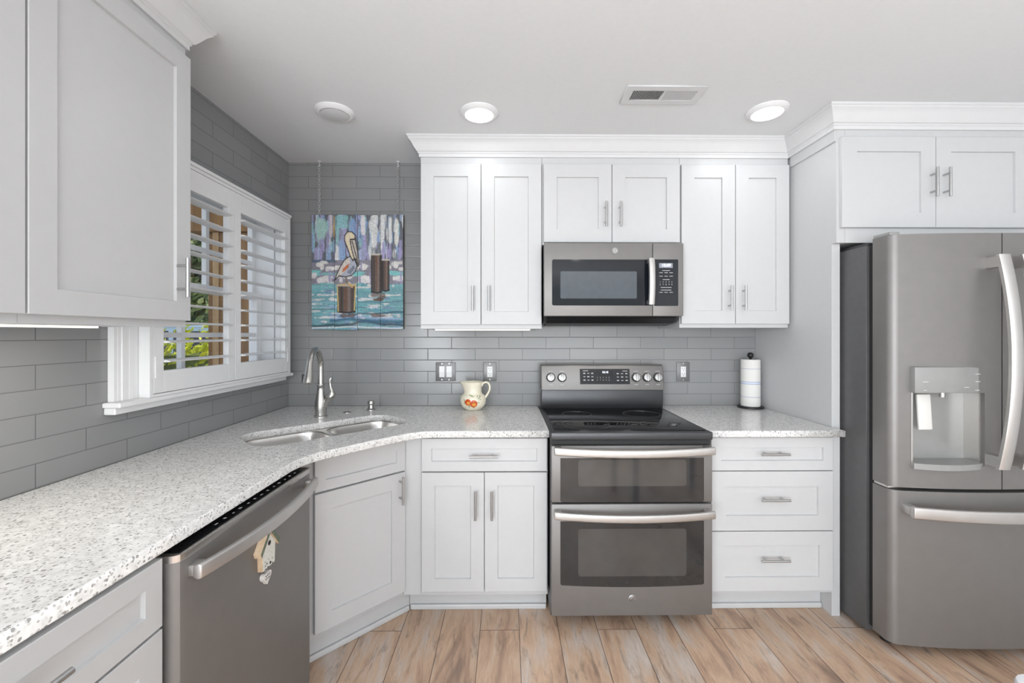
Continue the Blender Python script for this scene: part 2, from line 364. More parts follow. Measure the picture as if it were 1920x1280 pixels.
struct(MB().box(XR, XR+.15, YF, YB, 0, ZC).build('wall_right', M['wallpaint'], smooth=0))
b = MB(); b.box(XL, -1.0, YF-.15, YF, 0, ZC); b.box(2.4, XR, YF-.15, YF, 0, ZC); b.box(-1.0, 2.4, YF-.15, YF, 2.3, ZC); b.box(-1.0, 2.4, YF-.15, YF, 0, .12)
struct(b.build('wall_rear', M['wallpaint'], smooth=0))

# crown mouldings: profile swept along the cabinet faces with mitred corners
CROWN = [(0, 2.342), (.007, 2.342), (.007, 2.357), (.011, 2.361), (.011, 2.366), (.017, 2.370), (.023, 2.380), (.030, 2.392), (.036, 2.404), (.043, 2.414), (.050, 2.421), (.050, 2.427), (.055, 2.431), (.055, 2.44), (0, 2.44)]
def crown(name, path):
    P = [Vector(p) for p in path]; n = len(P); secs = []
    for i in range(n):
        d0 = (P[i]-P[i-1]).normalized() if i > 0 else None; d1 = (P[i+1]-P[i]).normalized() if i < n-1 else None
        nr = lambda d: Vector((d.y, -d.x))
        if d0 is None: off = nr(d1)
        elif d1 is None: off = nr(d0)
        else:
            off = nr(d0)+nr(d1); off = off/(off.dot(nr(d0)))
        secs.append([(P[i].x+off.x*o*1.15, P[i].y+off.y*o*1.15, 2.44-(2.44-z)*1.04-.0005) for o, z in CROWN])
    return struct(MB().ring_sweep(secs).build(name, M['trim'], smooth=25))
crown('trim_1', [(-.4785, 2.689), (-.4785, 2.3545), (1.5605, 2.3545), (1.5605, 2.0195), (2.559, 2.0195)])
crown('trim_2', [(-1.1025, -.2), (-1.1025, 1.4725), (-1.371, 1.4725)])

# ------------------------------------------------------------------ cabinets
def shaker(w, h, rail=.062, t=.02, rec=.009):
    r = min(rail, w*.3, h*.3); q = .004
    def ring(a, y): return [(a, y, a), (w-a, y, a), (w-a, y, h-a), (a, y, h-a)]
    v = ring(0, 0)+ring(0, -t+.0015)+ring(.0015, -t)+ring(r, -t)+ring(r+q*.5, -t+rec)
    f = [(0, 3, 2, 1)]
    for k in range(4):
        for i in range(4): f.append((k*4+i, k*4+(i+1) % 4, k*4+4+(i+1) % 4, k*4+4+i))
    f.append((16, 17, 18, 19))
    b = MB(); b.add(v, f); return b
def pull(length, vertical, parent, loc):
    b = MB(); r = .0058; y = -.034; h = length/2; q = length*.30
    ax = (lambda t: (0, y, t)) if vertical else (lambda t: (t, y, 0))
    b.cyl(ax(-h), ax(h), r, 14)
    for s_ in (-q, q):
        p = ax(s_); b.cyl((p[0], -.0005, p[2]), (p[0], y, p[2]), .0045, 10)
    return b.build('handle', M['handle'], parent, loc)
def front(kind, parent, x0, x1, z0, z1, handle=None, rail=.062):
    """handle = (vertical, local x, local z, length) in cabinet coordinates"""
    d = shaker(x1-x0, z1-z0, rail).build(kind, M['cab'], parent, (x0, -.0006, z0), smooth=25)
    if handle: pull(handle[3], handle[0], d, (handle[1]-x0, -.0196, handle[2]-z0))
    return d
def cabinet(name, label, cat, loc, rz, w, d, z0, z1, fronts, group=None, toe=None, lip=None):
    t = thing(name, label, cat, loc, rz, group)
    b = MB(); b.box(0, w, 0, d, z0, z1)
    if lip: b.box(.018, w-.018, .0, .018, z0-lip, z0); b.box(0, .018, 0, d, z0-lip, z0); b.box(w-.018, w, 0, d, z0-lip, z0)
    b.build('cabinet_box', M['cab'], t, smooth=0)
    for f in fronts: front(f[0], t, *f[1:])
    return t

# wall cabinets on the back wall (doors at y 2.335)
yb = 2.355; dp = YB-yb-.002
cabinet('wall_cabinet', 'tall white two-door wall cabinet between the hanging painting and the microwave', 'cabinet', (-.478, yb, 0), 0, .667, dp, 1.408, 2.345,
        [('door', .004, .331, 1.417, 2.297, (True, .289, 1.558, .136), .070), ('door', .335, .663, 1.417, 2.297, (True, .377, 1.558, .136), .070)], lip=.014)
cabinet('wall_cabinet', 'short white two-door wall cabinet directly above the microwave', 'cabinet', (.1905, yb, 0), 0, .7605, dp, 1.856, 2.345,
        [('door', .008, .381, 1.868, 2.297, (True, .344, 2.016, .136), .072), ('door', .384, .757, 1.868, 2.297, (True, .423, 2.016, .136), .072)])
cabinet('wall_cabinet', 'tall white two-door wall cabinet above the paper towel roll', 'cabinet', (.9525, yb, 0), 0, .605, dp, 1.412, 2.345,
        [('door', .004, .301, 1.421, 2.297, (True, .264, 1.561, .136), .072), ('door', .304, .601, 1.421, 2.297, (True, .341, 1.561, .136), .072)], lip=.012)
# wall cabinets on the left wall (doors face +X at x -1.083)
cabinet('wall_cabinet', 'large white one-door wall cabinet on the left wall beside the window', 'cabinet', (-1.103, .972, 0), PI/2, .500, .267, 1.402, 2.345,
        [('door', .0035, .498, 1.409, 2.302, (True, .438, 1.549, .128), .062)], lip=.014)
cabinet('wall_cabinet', 'white wall cabinet cut off at the left edge of the photo', 'cabinet', (-1.103, .40, 0), PI/2, .571, .267, 1.402, 2.345,
        [('door', .004, .5705, 1.409, 2.302, None, .062)], lip=.014)
# cabinet above the refrigerator
cabinet('wall_cabinet', 'white two-door wall cabinet above the refrigerator', 'cabinet', (1.6105, 2.02, 0), 0, .947, YB-2.02-.002, 1.80, 2.345,
        [('door', -.028, .418, 1.869, 2.299, (True, .393, 2.075, .136), .070), ('door', .421, .869, 1.869, 2.299, (True, .454, 2.075, .136), .070)])
# tall side panel beside the refrigerator with a stepped toe notch
t = thing('tall_end_panel', 'tall white end panel standing between right countertop and refrigerator', 'panel', (1.57, 2.05, 0))
MB().prism([(0, 0), (.638, 0), (.638, 2.341), (-.03, 2.341), (-.03, 1.80), (0, 1.80)], 'x', 0, .04).build('side_panel', M['cab'], t, smooth=0, bevel=.001)
MB().box(-.009, -.0005, -.028, .29, 2.285, 2.341).build('frieze_board', M['cab'], t, smooth=0)

# base cabinets
yf = 2.05
cabinet('base_cabinet', 'white base cabinet with one drawer above two doors, left of the range', 'cabinet', (-.414, yf, 0), 0, .607, YB-yf-.002, .115, .8815,
        [('drawer', .006, .602, .712, .868, (False, .302, .790, .136), .052), ('door', .006, .302, .139, .706, (True, .263, .560, .136), .062), ('door', .305, .602, .139, .706, (True, .340, .560, .136), .062)])
t = bpy.data.objects[[o.name for o in C.objects if o.name.startswith('base_cabinet')][-1]]
MB().box(-.072, .607, .078, .098, 0, .1145).build('toe_kick', M['cab'], t, smooth=0)
MB().box(-.068, .607, .064, .0775, .0, .026).build('shoe_moulding', M['cab'], t, smooth=0, bevel=.006)
MB().box(-.083, -.0005, 0.001, .012, .115, .8815).build('filler_strip', M['cab'], t, smooth=0)
cabinet('base_cabinet', 'white base cabinet with three stacked drawers, right of the range', 'cabinet', (.948, yf, 0), 0, .621, YB-yf-.002, .115, .8815,
        [('drawer', .026, .614, .711, .869, (False, .316, .796, .136), .060), ('drawer', .026, .614, .423, .707, (False, .318, .580, .136), .072), ('drawer', .026, .614, .134, .419, (False, .317, .295, .136), .066)])
t = [o for o in C.objects if o.name.startswith('base_cabinet') and not o.parent][-1]
MB().box(0, .62, .072, .09, 0, .1145).build('toe_kick', M['cab'], t, smooth=0)
MB().box(0, .62, .058, .0715, .0, .026).build('shoe_moulding', M['cab'], t, smooth=0, bevel=.006)
# diagonal sink cabinet: hollow, face frame plus two sides
t = thing('corner_sink_cabinet', 'white diagonal corner base cabinet under the double sink', 'cabinet', (-.798, 1.758, 0), PI/4)
w = .419
b = MB(); b.box(-.05, w+.004, 0, .018, .115, .8815); b.build('face_frame', M['cab'], t, smooth=0)
front('false_drawer', t, 0, w, .716, .862, None, .052)
front('door', t, 0, w, .137, .708, (True, w-.032, .632, .128), .070)
MB().box(-.07, w+.0605, .040, .058, 0, .1145).build('toe_kick', M['cab'], t, smooth=0)
MB().box(-.07, w+.0545, .026, .0395, 0, .026).build('shoe_moulding', M['cab'], t, smooth=0, bevel=.006)
# near drawer cabinet on the left run
cabinet('base_cabinet', 'white drawer base cabinet left of the dishwasher, nearest the camera', 'cabinet', (-.776, .30, 0), PI/2, .648, .594, .115, .8815,
        [('drawer', .004, .643, .724, .872, (False, .32, .806, .190), .048), ('drawer', .004, .643, .43, .718, (False, .32, .59, .190), .06), ('drawer', .004, .643, .135, .424, (False, .32, .29, .190), .06)])

# ------------------------------------------------------------------ countertops, sink
SC = Vector((-.855, 2.045)); DX = Vector((.7071, .7071)); NX = Vector((.7071, -.7071))
def s2w(a, n): p = SC+DX*a+NX*n; return (p.x, p.y)
hole = [s2w(a, n) for a, n in rrect(-.345, .372, -.163, .163, .10, 8)]
outer = [(XL+.002, -.3), (-.756, -.3), (-.754, 1.50), (-.748, 1.545), (-.735, 1.59), (-.712, 1.635), (-.572, 1.808), (-.47, 1.920), (-.435, 1.950), (-.40, 1.970), (-.355, 1.982), (.1935, 1.983), (.1935, YB-.002), (XL+.002, YB-.002)]
o = slab_with_holes('countertop', outer, [hole], .8825, .914, M['quartz']); tag(o, 'large L-shaped speckled quartz countertop with the sink cut into it', 'countertop', 'quartz countertops')
o = slab_with_holes('countertop', [(.9435, 1.975), (1.577, 1.975), (1.577, 2.0485), (1.5685, 2.0485), (1.5685, YB-.002), (.9435, YB-.002)], [], .8825, .914, M['quartz'])
tag(o, 'short speckled quartz countertop between the range and the tall panel', 'countertop', 'quartz countertops')

t = thing('double_sink', 'stainless steel double bowl undermount sink in the corner countertop', 'sink', (SC.x, SC.y, 0), PI/4)
def bowl(x0, x1, y0, y1, ztop, depth, r=.085):
    secs = []
    for (off, z, rr) in ((0, ztop, r), (.004, ztop-.02, r), (.012, ztop-depth+.05, r), (.022, ztop-depth+.018, r*.9), (.045, ztop-depth, r*.7)):
        secs.append([(x, y, z) for x, y in rrect(x0+off, x1-off, y0+off, y1-off, rr, 7)])
    n = len(secs[0]); b = MB(); vs = [p for q in secs for p in q]
    fs = [(i*n+k, i*n+(k+1) % n, (i+1)*n+(k+1) % n, (i+1)*n+k) for i in range(len(secs)-1) for k in range(n)]
    fs.append(tuple(range((len(secs)-1)*n, len(secs)*n)))
    b.add(vs, fs); return b
# local frame: x along the diagonal, y = towards the wall corner
for nm, x0, x1 in (('bowl', -.352, .010), ('bowl', .034, .379)):
    bo = bowl(x0, x1, -.170, .170, .8755, .19).build(nm, M['sinksteel'], t, smooth=60)
    MB().lathe([(.0, 0), (.036, 0), (.040, .004), (.030, .005), (.028, .001), (.0, .001)], ((x0+x1)/2, 0, .687), 24, cap=False).build('drain', M['steel'], bo)
slab_with_holes('flange', rrect(-.385, .412, -.2, .2, .12, 8), [rrect(-.3525, .0105, -.1705, .1705, .085, 7), rrect(.0335, .3795, -.1705, .1705, .085, 7)], .8755, .8820, M['sinksteel'], t, bevel=.002)

# faucet
fx, fy = -1.018, 2.338
t = thing('faucet', 'brushed nickel gooseneck kitchen faucet behind the sink', 'faucet', (fx, fy, .9142))
MB().lathe([(.0, 0), (.034, 0), (.034, .006), (.030, .010), (.030, .03), (.0315, .055), (.029, .085), (.024, .115), (.0195, .145), (.0175, .166), (.020, .170), (.0205, .176), (.018, .180), (.0, .180)], seg=28, cap=False).build('body', M['nickel'], t)
dv = Vector((.12, -.99, 0)); pts = [Vector((0, 0, .178)), Vector((0, 0, .22)), Vector((0, 0, .268))]
Rr = .092
for k in range(1, 15):
    a = R(180-k*12); pts.append(dv*(Rr+Rr*math.cos(a))+Vector((0, 0, .268+Rr*math.sin(a)*1.08)))
MB().tube(pts, .0155, 16).build('spout', M['nickel'], t)
e = pts[-1]; d = (pts[-1]-pts[-2]).normalized()
hd = [(0, .0165), (.01, .0175), (.03, .019), (.055, .0225), (.075, .0245), (.088, .0245), (.092, .020)]
h = MB().tube([e+d*a for a, _ in hd], [r for _, r in hd], 20).build('spray_head', M['nickel'], t)
m_ = e+d*.055+Vector((-.0235, -.004, 0))
MB().box(m_.x-.005, m_.x+.006, m_.y-.008, m_.y+.008, m_.z-.028, m_.z+.014).build('spray_button', M['black'], h, bevel=.002)
MB().tube([(.015, 0, .055), (.034, -.003, .085), (.052, -.006, .110), (.060, -.007, .122)], [.016, .0155, .018, .015], 16).build('valve_arm', M['nickel'], t)
MB().tube([(.057, -.007, .110), (.064, -.007, .126), (.062, -.007, .142), (.055, -.007, .166), (.052, -.007, .19), (.055, -.008, .208), (.061, -.009, .216)], [.020, .0195, .012, .0075, .0085, .0095, .005], 14).build('lever', M['nickel'], t)
t = thing('soap_dispenser', 'small brushed nickel soap dispenser pump right of the faucet', 'soap dispenser', (-.812, 2.548, .9142))
MB().lathe([(0, 0), (.026, 0), (.026, .004), (.020, .008), (.017, .010), (.015, .022), (.0145, .030), (0, .030)], seg=24, cap=False).build('base', M['nickel'], t)
MB().lathe([(0, .0302), (.018, .0302), (.019, .034), (.019, .050), (.016, .055), (0, .055)], seg=24, cap=False).build('pump_head', M['nickel'], t)
o = MB().lathe([(0, 0), (.022, 0), (.022, .003), (.018, .005), (0, .005)], (0, 0, 0), 24, cap=False).build('hole_cover', M['nickel'], None, (-.921, 2.462, .9142)); tag(o, 'flat round nickel hole cover between the faucet and soap dispenser', 'hole cover')

# ------------------------------------------------------------------ range
def badge(parent, loc, r, rot90=True):
    b = MB(); c = 28
    b.lathe([(0, 0), (r, 0), (r, .0015), (r*.93, .0025), (0, .0025)], seg=c, cap=False)
    o = b.build('badge', M['logo'], parent, loc); o.rotation_euler = (PI/2, 0, 0)
    q = MB(); q.tube([(r*.78*math.cos(2*PI*k/24), r*.78*math.sin(2*PI*k/24), .0026) for k in range(25)], r*.05, 6)
    # looping script monogram inside the ring
    q.tube([(r*(-.42+.30*math.cos(R(a))*1.0+.06*math.sin(R(2*a))), r*.42*math.sin(R(a)), .0026) for a in range(40, 330, 15)]+[(r*-.1, r*-.05, .0026)], r*.06, 6)
    q.tube([(r*(.30+.22*math.cos(R(a))), r*(.20+.20*math.sin(R(a))), .0026) for a in range(40, 275, 15)]+[(r*(.30+.26*math.cos(R(a))), r*(-.22+.22*math.sin(R(a))), .0026) for a in range(95, 330, 15)], r*.06, 6)
    q.build('monogram', M['logo_d'], o)
    return o
def bow_bar(parent, x0, x1, y, z, bow, hh=.019, tt=.011, name='handle', mat='handle_l', n=17, drop=0.0, post=None):
    """horizontal bar bowed outwards (-y), with end posts back to post y"""
    secs = []
    for i in range(n):
        u = i/(n-1); x = x0+(x1-x0)*u; k = 1-(2*u-1)**2
        yy = y-bow*k; zz = z-drop*k
        pr = [(-tt, -hh*.8), (-tt, hh*.8), (-tt*.3, hh), (tt, hh*.75), (tt, -hh*.75), (-tt*.3, -hh)]
        secs.append([(x, yy+a, zz+c) for a, c in pr])
    b = MB(); b.ring_sweep(secs)
    if post is not None:
        b.box(x0+.004, x0+.036, y, post, z-hh*.7, z+hh*.7); b.box(x1-.036, x1-.004, y, post, z-hh*.7, z+hh*.7)
    return b.build(name, M[mat], parent, bevel=.003, smooth=50)

rx0, rx1 = .1965, .9405; rw = rx1-rx0; rcx = (rx0+rx1)/2
t = thing('range', 'slate grey double oven electric range with glass cooktop', 'stove', (rcx, 2.0, 0))
X0, X1 = -rw/2, rw/2
yfr = -.06   # door face (world 1.94)
MB().box(X0+.004, X1-.004, -.02, .655, .06, .8785).build('body', M['slate_d'], t, smooth=0)
for sx_ in (X0+.05, X1-.05):
    for yy in (.12, .6):
        MB().cyl((sx_, yy, 0), (sx_, yy, .061), .018, 12).build('foot', M['black'], t)
# cooktop frame + glass
b = MB(); b.box(X0, X1, -.058, .59, .879, .916); b.build('cooktop_frame', M['slate_d'], t, bevel=.006, smooth=50)
gl = MB().box(X0+.022, X1-.022, -.028, .56, .9162, .9195).build('cooktop_glass', M['blackglass'], t, bevel=.0012)
for cx_, cy_, r_ in ((-.18, .10, .115), (.18, .10, .09), (-.18, .38, .08), (.18, .38, .10)):
    b = MB(); b.lathe([(r_-.0011, 0), (r_-.0011, .00025), (r_+.0011, .00025), (r_+.0011, 0)], (cx_, cy_, .9195), 48, cap=False); b.build('burner_ring', M['burner'], gl)
MB().box(X0+.008, X1-.008, -.045, -.021, .858, .8785).build('vent_gap', M['dark'], t, smooth=0)
# backguard
ybg = .53
b = MB(); b.prism([(ybg+.03, .9162), (ybg+.125, .9162), (ybg+.125, 1.0), (ybg+.02, 1.035), (ybg+.02, .95)], 'x', X0+.006, X1-.006); b.build('backguard_riser', M['slate_d'], t, bevel=.004, smooth=50)
pan = [(ybg+.005, 1.03), (ybg+.125, 1.03), (ybg+.125, 1.176), (ybg+.045, 1.182), (ybg+.03, 1.176)]
cp = MB().prism(pan, 'x', X0+.004, X1-.004).build('control_panel', M['slate'], t, bevel=.006, smooth=50)
# control panel front is slightly tilted: helper maps (x, z) to the face
def cpy(z): return ybg+.005+(z-1.03)/(1.176-1.03)*.025
def on_cp(x, z, out): return (x, cpy(z)-out, z)
tilt = math.atan2(.025, .146)
def cp_quad(x0, x1, z0, z1, out, mat, name, parent):
    b = MB(); q0, q1 = cpy(z0), cpy(z1)
    b.prism([(q0-out, z0), (q0+.001, z0), (q1+.001, z1), (q1-out, z1)], 'x', x0, x1); return b.build(name, M[mat], parent, smooth=0)
sc_ = .735/.755
dx0, dx1 = (.437*2.53/2.6-rcx)+.008, (.748*2.53/2.6-rcx)+.004
ov = cp_quad(dx0, dx1, 1.066, 1.156, .002, 'keyglass', 'keypad', cp)
cp_quad(dx0+.103, dx0+.196, 1.116, 1.146, .0026, 'blackglass', 'display', ov)
text_mesh('clock_digits', '10:10', .017, M['display'], cp, on_cp(dx0+.151, 1.136, .0030), (PI/2-tilt, 0, 0))
kb = MB()
def cell(x, z, w_, h_): 
    y_ = cpy(z)-.0024; kb.box(x-w_/2, x+w_/2, y_-.0004, y_+.0004, z-h_/2, z+h_/2)
for r_ in range(3):
    for c_ in range(3): cell(dx0+.026+c_*.024, 1.130-r_*.020, .012, .0035 if (r_+c_) % 2 else .006)
cell(dx0+.034, 1.145, .032, .003); kb.build('key_print', M['ink'], ov, smooth=0)
kb = MB()
for r_ in range(3):
    for c_ in range(3): cell(dx1-.072+c_*.026, 1.128-r_*.020, .012, .0035 if (r_+c_) % 2 else .0055)
cell(dx1-.028, 1.143, .030, .003); kb.build('key_print', M['ink'], ov, smooth=0)
for r_, row in enumerate(('12345', '67890')):
    for c_, ch in enumerate(row):
        text_mesh('key_digit', ch, .0095, M['ink'], ov, on_cp(dx0+.104+c_*.0175, 1.105-r_*.015, .0028), (PI/2-tilt, 0, 0), .0002)
for kx in (.261, .330, .787, .854, .921):
    x_ = kx*2.53/2.6-rcx+.004; z_ = 1.105
    k = MB().lathe([(0, 0), (.0265, 0), (.0275, .006), (.0, .006)], seg=28, cap=False).build('knob', M['dark'], cp, on_cp(x_, z_, 0)); k.rotation_euler = (PI/2-tilt, 0, 0)
    b = MB(); b.lathe([(0, .006), (.0245, .006), (.0235, .018), (.021, .021), (0, .021)], seg=28, cap=False); b.box(-.005, .005, -.023, .023, .018, .031)
    b.build('grip', M['knob'], k, bevel=.0015)
    MB().box(x_-.011, x_+.011, cpy(1.063)-.0006, cpy(1.063)+.0005, 1.0615, 1.0645).build('knob_print', M['ink'], cp, smooth=0)
    MB().box(x_-.013, x_+.013, cpy(1.142)-.0006, cpy(1.142)+.0005, 1.140, 1.142).build('knob_print', M['ink'], cp, smooth=0)
# upper oven door
def oven_door(name, z0, z1, wz0, wz1, iz0, iz1, hz, bowbottom):
    d = MB().box(X0+.004, X1-.004, yfr, -.021, z0, z1).build(name, M['slate'], t, bevel=.004)
    wx0, wx1 = X0+.044, X1-.044
    pts = [(wx0, wz1), (wx0, wz0+.006)]
    for k in range(13):
        u = k/12; pts.append((wx0+.006+(wx1-wx0-.012)*u, wz0-bowbottom*(1-(2*u-1)**2)))
    pts += [(wx1, wz0+.006), (wx1, wz1)]
    g = MB().prism(pts, 'y', yfr-.0022, yfr+.001).build('window', M['ovenglass'], d, smooth=0)
    MB().prism(rrect(X0+.125, X1-.125, iz0, iz1, .012, 4), 'y', yfr-.0030, yfr-.0021).build('inner_window', M['oveninner'], g, smooth=0)
    bow_bar(d, X0+.012, X1-.012, yfr-.040, hz, .022, .0185, .011, drop=.008, post=yfr+.001)
    return d
oven_door('upper_oven_door', .597, .8545, .600, .800, .672, .792, .842, .0)
lo = oven_door('lower_oven_door', .080, .589, .222, .512, .262, .478, .556, .010)
badge(lo, (.0, yfr-.0002, .158), .0175)
MB().box(X0+.02, X1-.02, .075, .09, .002, .0595).build('kick_strip', M['black'], t, smooth=0)

# ------------------------------------------------------------------ microwave
mx0, mx1 = .194, .9365; mcx = (mx0+mx1)/2; mw = mx1-mx0
t = thing('microwave', 'slate grey over-the-range microwave mounted under the short cabinet', 'microwave', (mcx, 2.30, 1.40))
A0, A1 = -mw/2, mw/2
zb, zt = .060, .449
MB().prism([(-.0, zb+.004), (-.0, zt), (.388, zt), (.388, .032), (.16, .018), (.05, .030)], 'x', A0+.004, A1-.004).build('body', M['slate_d'], t, smooth=0)
MB().prism([(.012, .0545), (.05, .0285), (.16, .0165), (.36, .029), (.36, .025), (.16, .012), (.05, .024), (.008, .052)], 'x', A0+.02, A1-.02).build('grease_filter', M['black'], t, smooth=0)
sp = .772-mcx
dr = MB().box(A0, sp-.001, -.04, -.0005, zb, zt).build('door', M['slate'], t, bevel=.004)
pn = MB().box(sp+.001, A1, -.04, -.0005, zb, zt).build('control_panel', M['slate'], t, bevel=.004)
wn_ = MB().prism(rrect(.236-mcx, sp-.001, .116, .360, .010, 4), 'y', -.0425, -.039).build('window', M['mwglass'], dr, smooth=0)
MB().prism(rrect(.280-mcx, .686-mcx, .153, .297, .006, 3), 'y', -.0433, -.0424).build('inner_window', M['mwinner'], wn_, smooth=0)
secs = []
for i in range(13):
    u = i/12; z_ = .119+.243*u; k = 1-(2*u-1)**2
    secs.append([(sp-.034+a, -.072-.012*k+c, z_) for a, c in ((0, -.006), (.004, -.010), (.028, -.010), (.032, -.006), (.032, .006), (0, .006))])
hb = MB(); hb.ring_sweep(secs); hb.box(sp-.030, sp-.006, -.07, -.0385, .122, .142); hb.box(sp-.030, sp-.006, -.07, -.0385, .339, .359)
hb.build('handle', M['handle_l'], dr, smooth=50)
kp = MB().prism(rrect(.778-mcx, .907-mcx, .114, .361, .006, 3), 'y', -.0425, -.039).build('keypad', M['mwglass'], pn, smooth=0)
MB().box(.805-mcx, .877-mcx, -.0432, -.0424, .316, .341).build('display', M['display_bg'], kp, smooth=0)
text_mesh('clock_digits', '10:09', .022, M['display'], kp, (.842-mcx, -.0437, .329), (PI/2, 0, 0))
for rows_ in (((.302, 1, .042), (.290, 3, .018), (.272, 3, .018), (.254, 1, .036)), ((.212, 2, .03), (.198, 1, .055), (.186, 3, .018))):
    kb = MB()
    for z_, n_, w_ in rows_:
        for k in range(n_):
            x_ = .842-mcx+(k-(n_-1)/2)*.027; kb.box(x_-w_/2, x_+w_/2, -.0432, -.0424, z_-.0012, z_+.0012)
    kb.build('key_print', M['ink'], kp, smooth=0)
for r_, row in enumerate(('12345', '67890')):
    for c_, ch in enumerate(row): text_mesh('key_digit', ch, .010, M['ink'], kp, (.842-mcx+(c_-2)*.0155, -.0431, .241-r_*.0135), (PI/2, 0, 0), .0002)
badge(dr, (.570-mcx, -.0402, .407), .0165)

# ------------------------------------------------------------------ refrigerator
gx0, gx1 = 1.626, 2.498; gc = (gx0+gx1)/2
t = thing('refrigerator', 'slate grey french door refrigerator with water dispenser, under the right cabinet', 'refrigerator', (gc, 1.90, 0))
H0, H1 = gx0-gc, gx1-gc
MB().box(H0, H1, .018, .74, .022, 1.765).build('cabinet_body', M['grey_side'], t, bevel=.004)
MB().box(H0+.01, H1-.01, .018, .70, 1.7655, 1.778).build('top_cover', M['slate_d'], t, smooth=0)
MB().box(H0+.015, H1-.015, -.016, .0175, .05, 1.76).build('door_gasket', M['dark'], t, smooth=0)
for sx_ in (H0+.07, H1-.07):
    MB().cyl((sx_, -.01, 0.0), (sx_, -.01, .05), .025, 12).build('foot', M['black'], t)
    MB().cyl((sx_, .6, 0.0), (sx_, .6, .024), .025, 12).build('foot', M['black'], t)
def fy_(x):  # bowed front line
    u = (x-0)/(H1); return -.142+.036*abs(u)**2.2
def bowed(x0, x1, z0, z1, left_edge, right_edge, cut=None):
    xs = [x0+(x1-x0)*i/22 for i in range(23)]
    fr = []
    for x in xs:
        y = fy_(x); 
        if left_edge: y = max(y, fy_(x)+ .024*max(0, 1-(x-x0)/.026)**2)
        if right_edge: y = max(y, fy_(x)+ .024*max(0, 1-(x1-x)/.026)**2)
        fr.append((x, y))
    return fr
def door_solid(name, x0, x1, z0, z1, le, re):
    xs = [x0, x0+.004, x0+.010, x0+.018, x0+.026] if le else [x0]
    xs += [x0+.03+(x1-x0-.06)*i/14 for i in range(15)]
    xs += [x1-.026, x1-.018, x1-.010, x1-.004, x1] if re else [x1]
    front_ = []
    for x in xs:
        y = fy_(x)
        if le: y += .024*max(0, 1-(x-x0)/.026)**2
        if re: y += .024*max(0, 1-(x1-x)/.026)**2
        front_.append((x, y))
    return front_+[(x1, -.0165), (x0, -.0165)]
zD0, zD1 = .716, 1.786
# left door with a real recess for the dispenser: built from four prisms round the opening
cx0, cx1, cz0, cz1 = 1.704-gc, 1.990-gc, .812, 1.118
pl = door_solid('d', H0, -.0025, 0, 0, True, False)
def clip(poly, x0, x1):
    def cut(P, lim, keep):
        out = []
        for i in range(len(P)):
            a, c = P[i], P[(i+1) % len(P)]; ia, ic = keep(a[0]), keep(c[0])
            if ia: out.append(a)
            if ia != ic:
                k = (lim-a[0])/(c[0]-a[0]); out.append((lim, a[1]+(c[1]-a[1])*k))
        return out
    P = cut(poly, x0, lambda x: x >= x0); return cut(P, x1, lambda x: x <= x1)
b = MB()
b.prism(clip(pl, H0, cx0), 'z', zD0, zD1); b.prism(clip(pl, cx1, 0), 'z', zD0, zD1)
mid = clip(pl, cx0, cx1)
b.prism(mid, 'z', zD0, cz0); b.prism(mid, 'z', cz1, zD1)
ld = b.build('french_door', M['slate'], t, smooth=30)
MB().prism(door_solid('d', .0025, H1, 0, 0, False, True), 'z', zD0, zD1).build('french_door', M['slate'], t, smooth=30)
fz = MB().prism(door_solid('d', H0, H1, 0, 0, True, True), 'z', .050, .702).build('freezer_drawer', M['slate'], t, smooth=30)
# dispenser
MB().prism([(x, y) for x, y in ((cx0+.001, -.060), (cx1-.001, -.060), (cx1-.001, -.048), (cx0+.001, -.048))], 'z', cz0+.001, cz1-.001).build('dispenser_back', M['greyplastic'], ld, smooth=0)
for xa, xb in ((cx0-.006, cx0+.003), (cx1-.003, cx1+.006)): MB().box(xa, xb, fy_(cx0)-.003, -.06, cz0, cz1+.005).build('dispenser_side_trim', M['steel'], ld, smooth=0)
hp = MB().box(1.697-gc, 1.996-gc, fy_(cx0)-.022, fy_(cx0)+.004, 1.118, 1.226).build('dispenser_panel', M['greyplastic'], ld, bevel=.003)
kb = MB()
for x_, z_, w_ in ((1.742, 1.165, .022), (1.962, 1.197, .020), (1.962, 1.166, .020), (1.915, 1.142, .020), (1.960, 1.130, .018), (1.74, 1.13, .014)):
    kb.box(x_-gc-w_/2, x_-gc+w_/2, fy_(cx0)-.0226, fy_(cx0)-.0216, z_-.0014, z_+.0014)
kb.build('panel_print', M['ink'], hp, smooth=0)
MB().prism([(-.108, .958), (-.098, .955), (-.088, 1.105), (-.098, 1.108)], 'x', 1.747-gc, 1.806-gc).build('dispenser_paddle', M['paddle'], ld, bevel=.004)
MB().cyl((1.842-gc, -.11, 1.119), (1.842-gc, -.11, 1.098), .010, 14).build('spout', M['steel'], ld)
tr = [(cx0-.004, -.0605)]+[(cx0-.004+(cx1-cx0+.008)*k/10, fy_(0)-.022+.03*abs(2*k/10-1)**2) for k in range(11)]+[(cx1+.004, -.0605)]
MB().prism(tr, 'z', .800, .824).build('drip_tray', M['greyplastic'], ld, smooth=0)
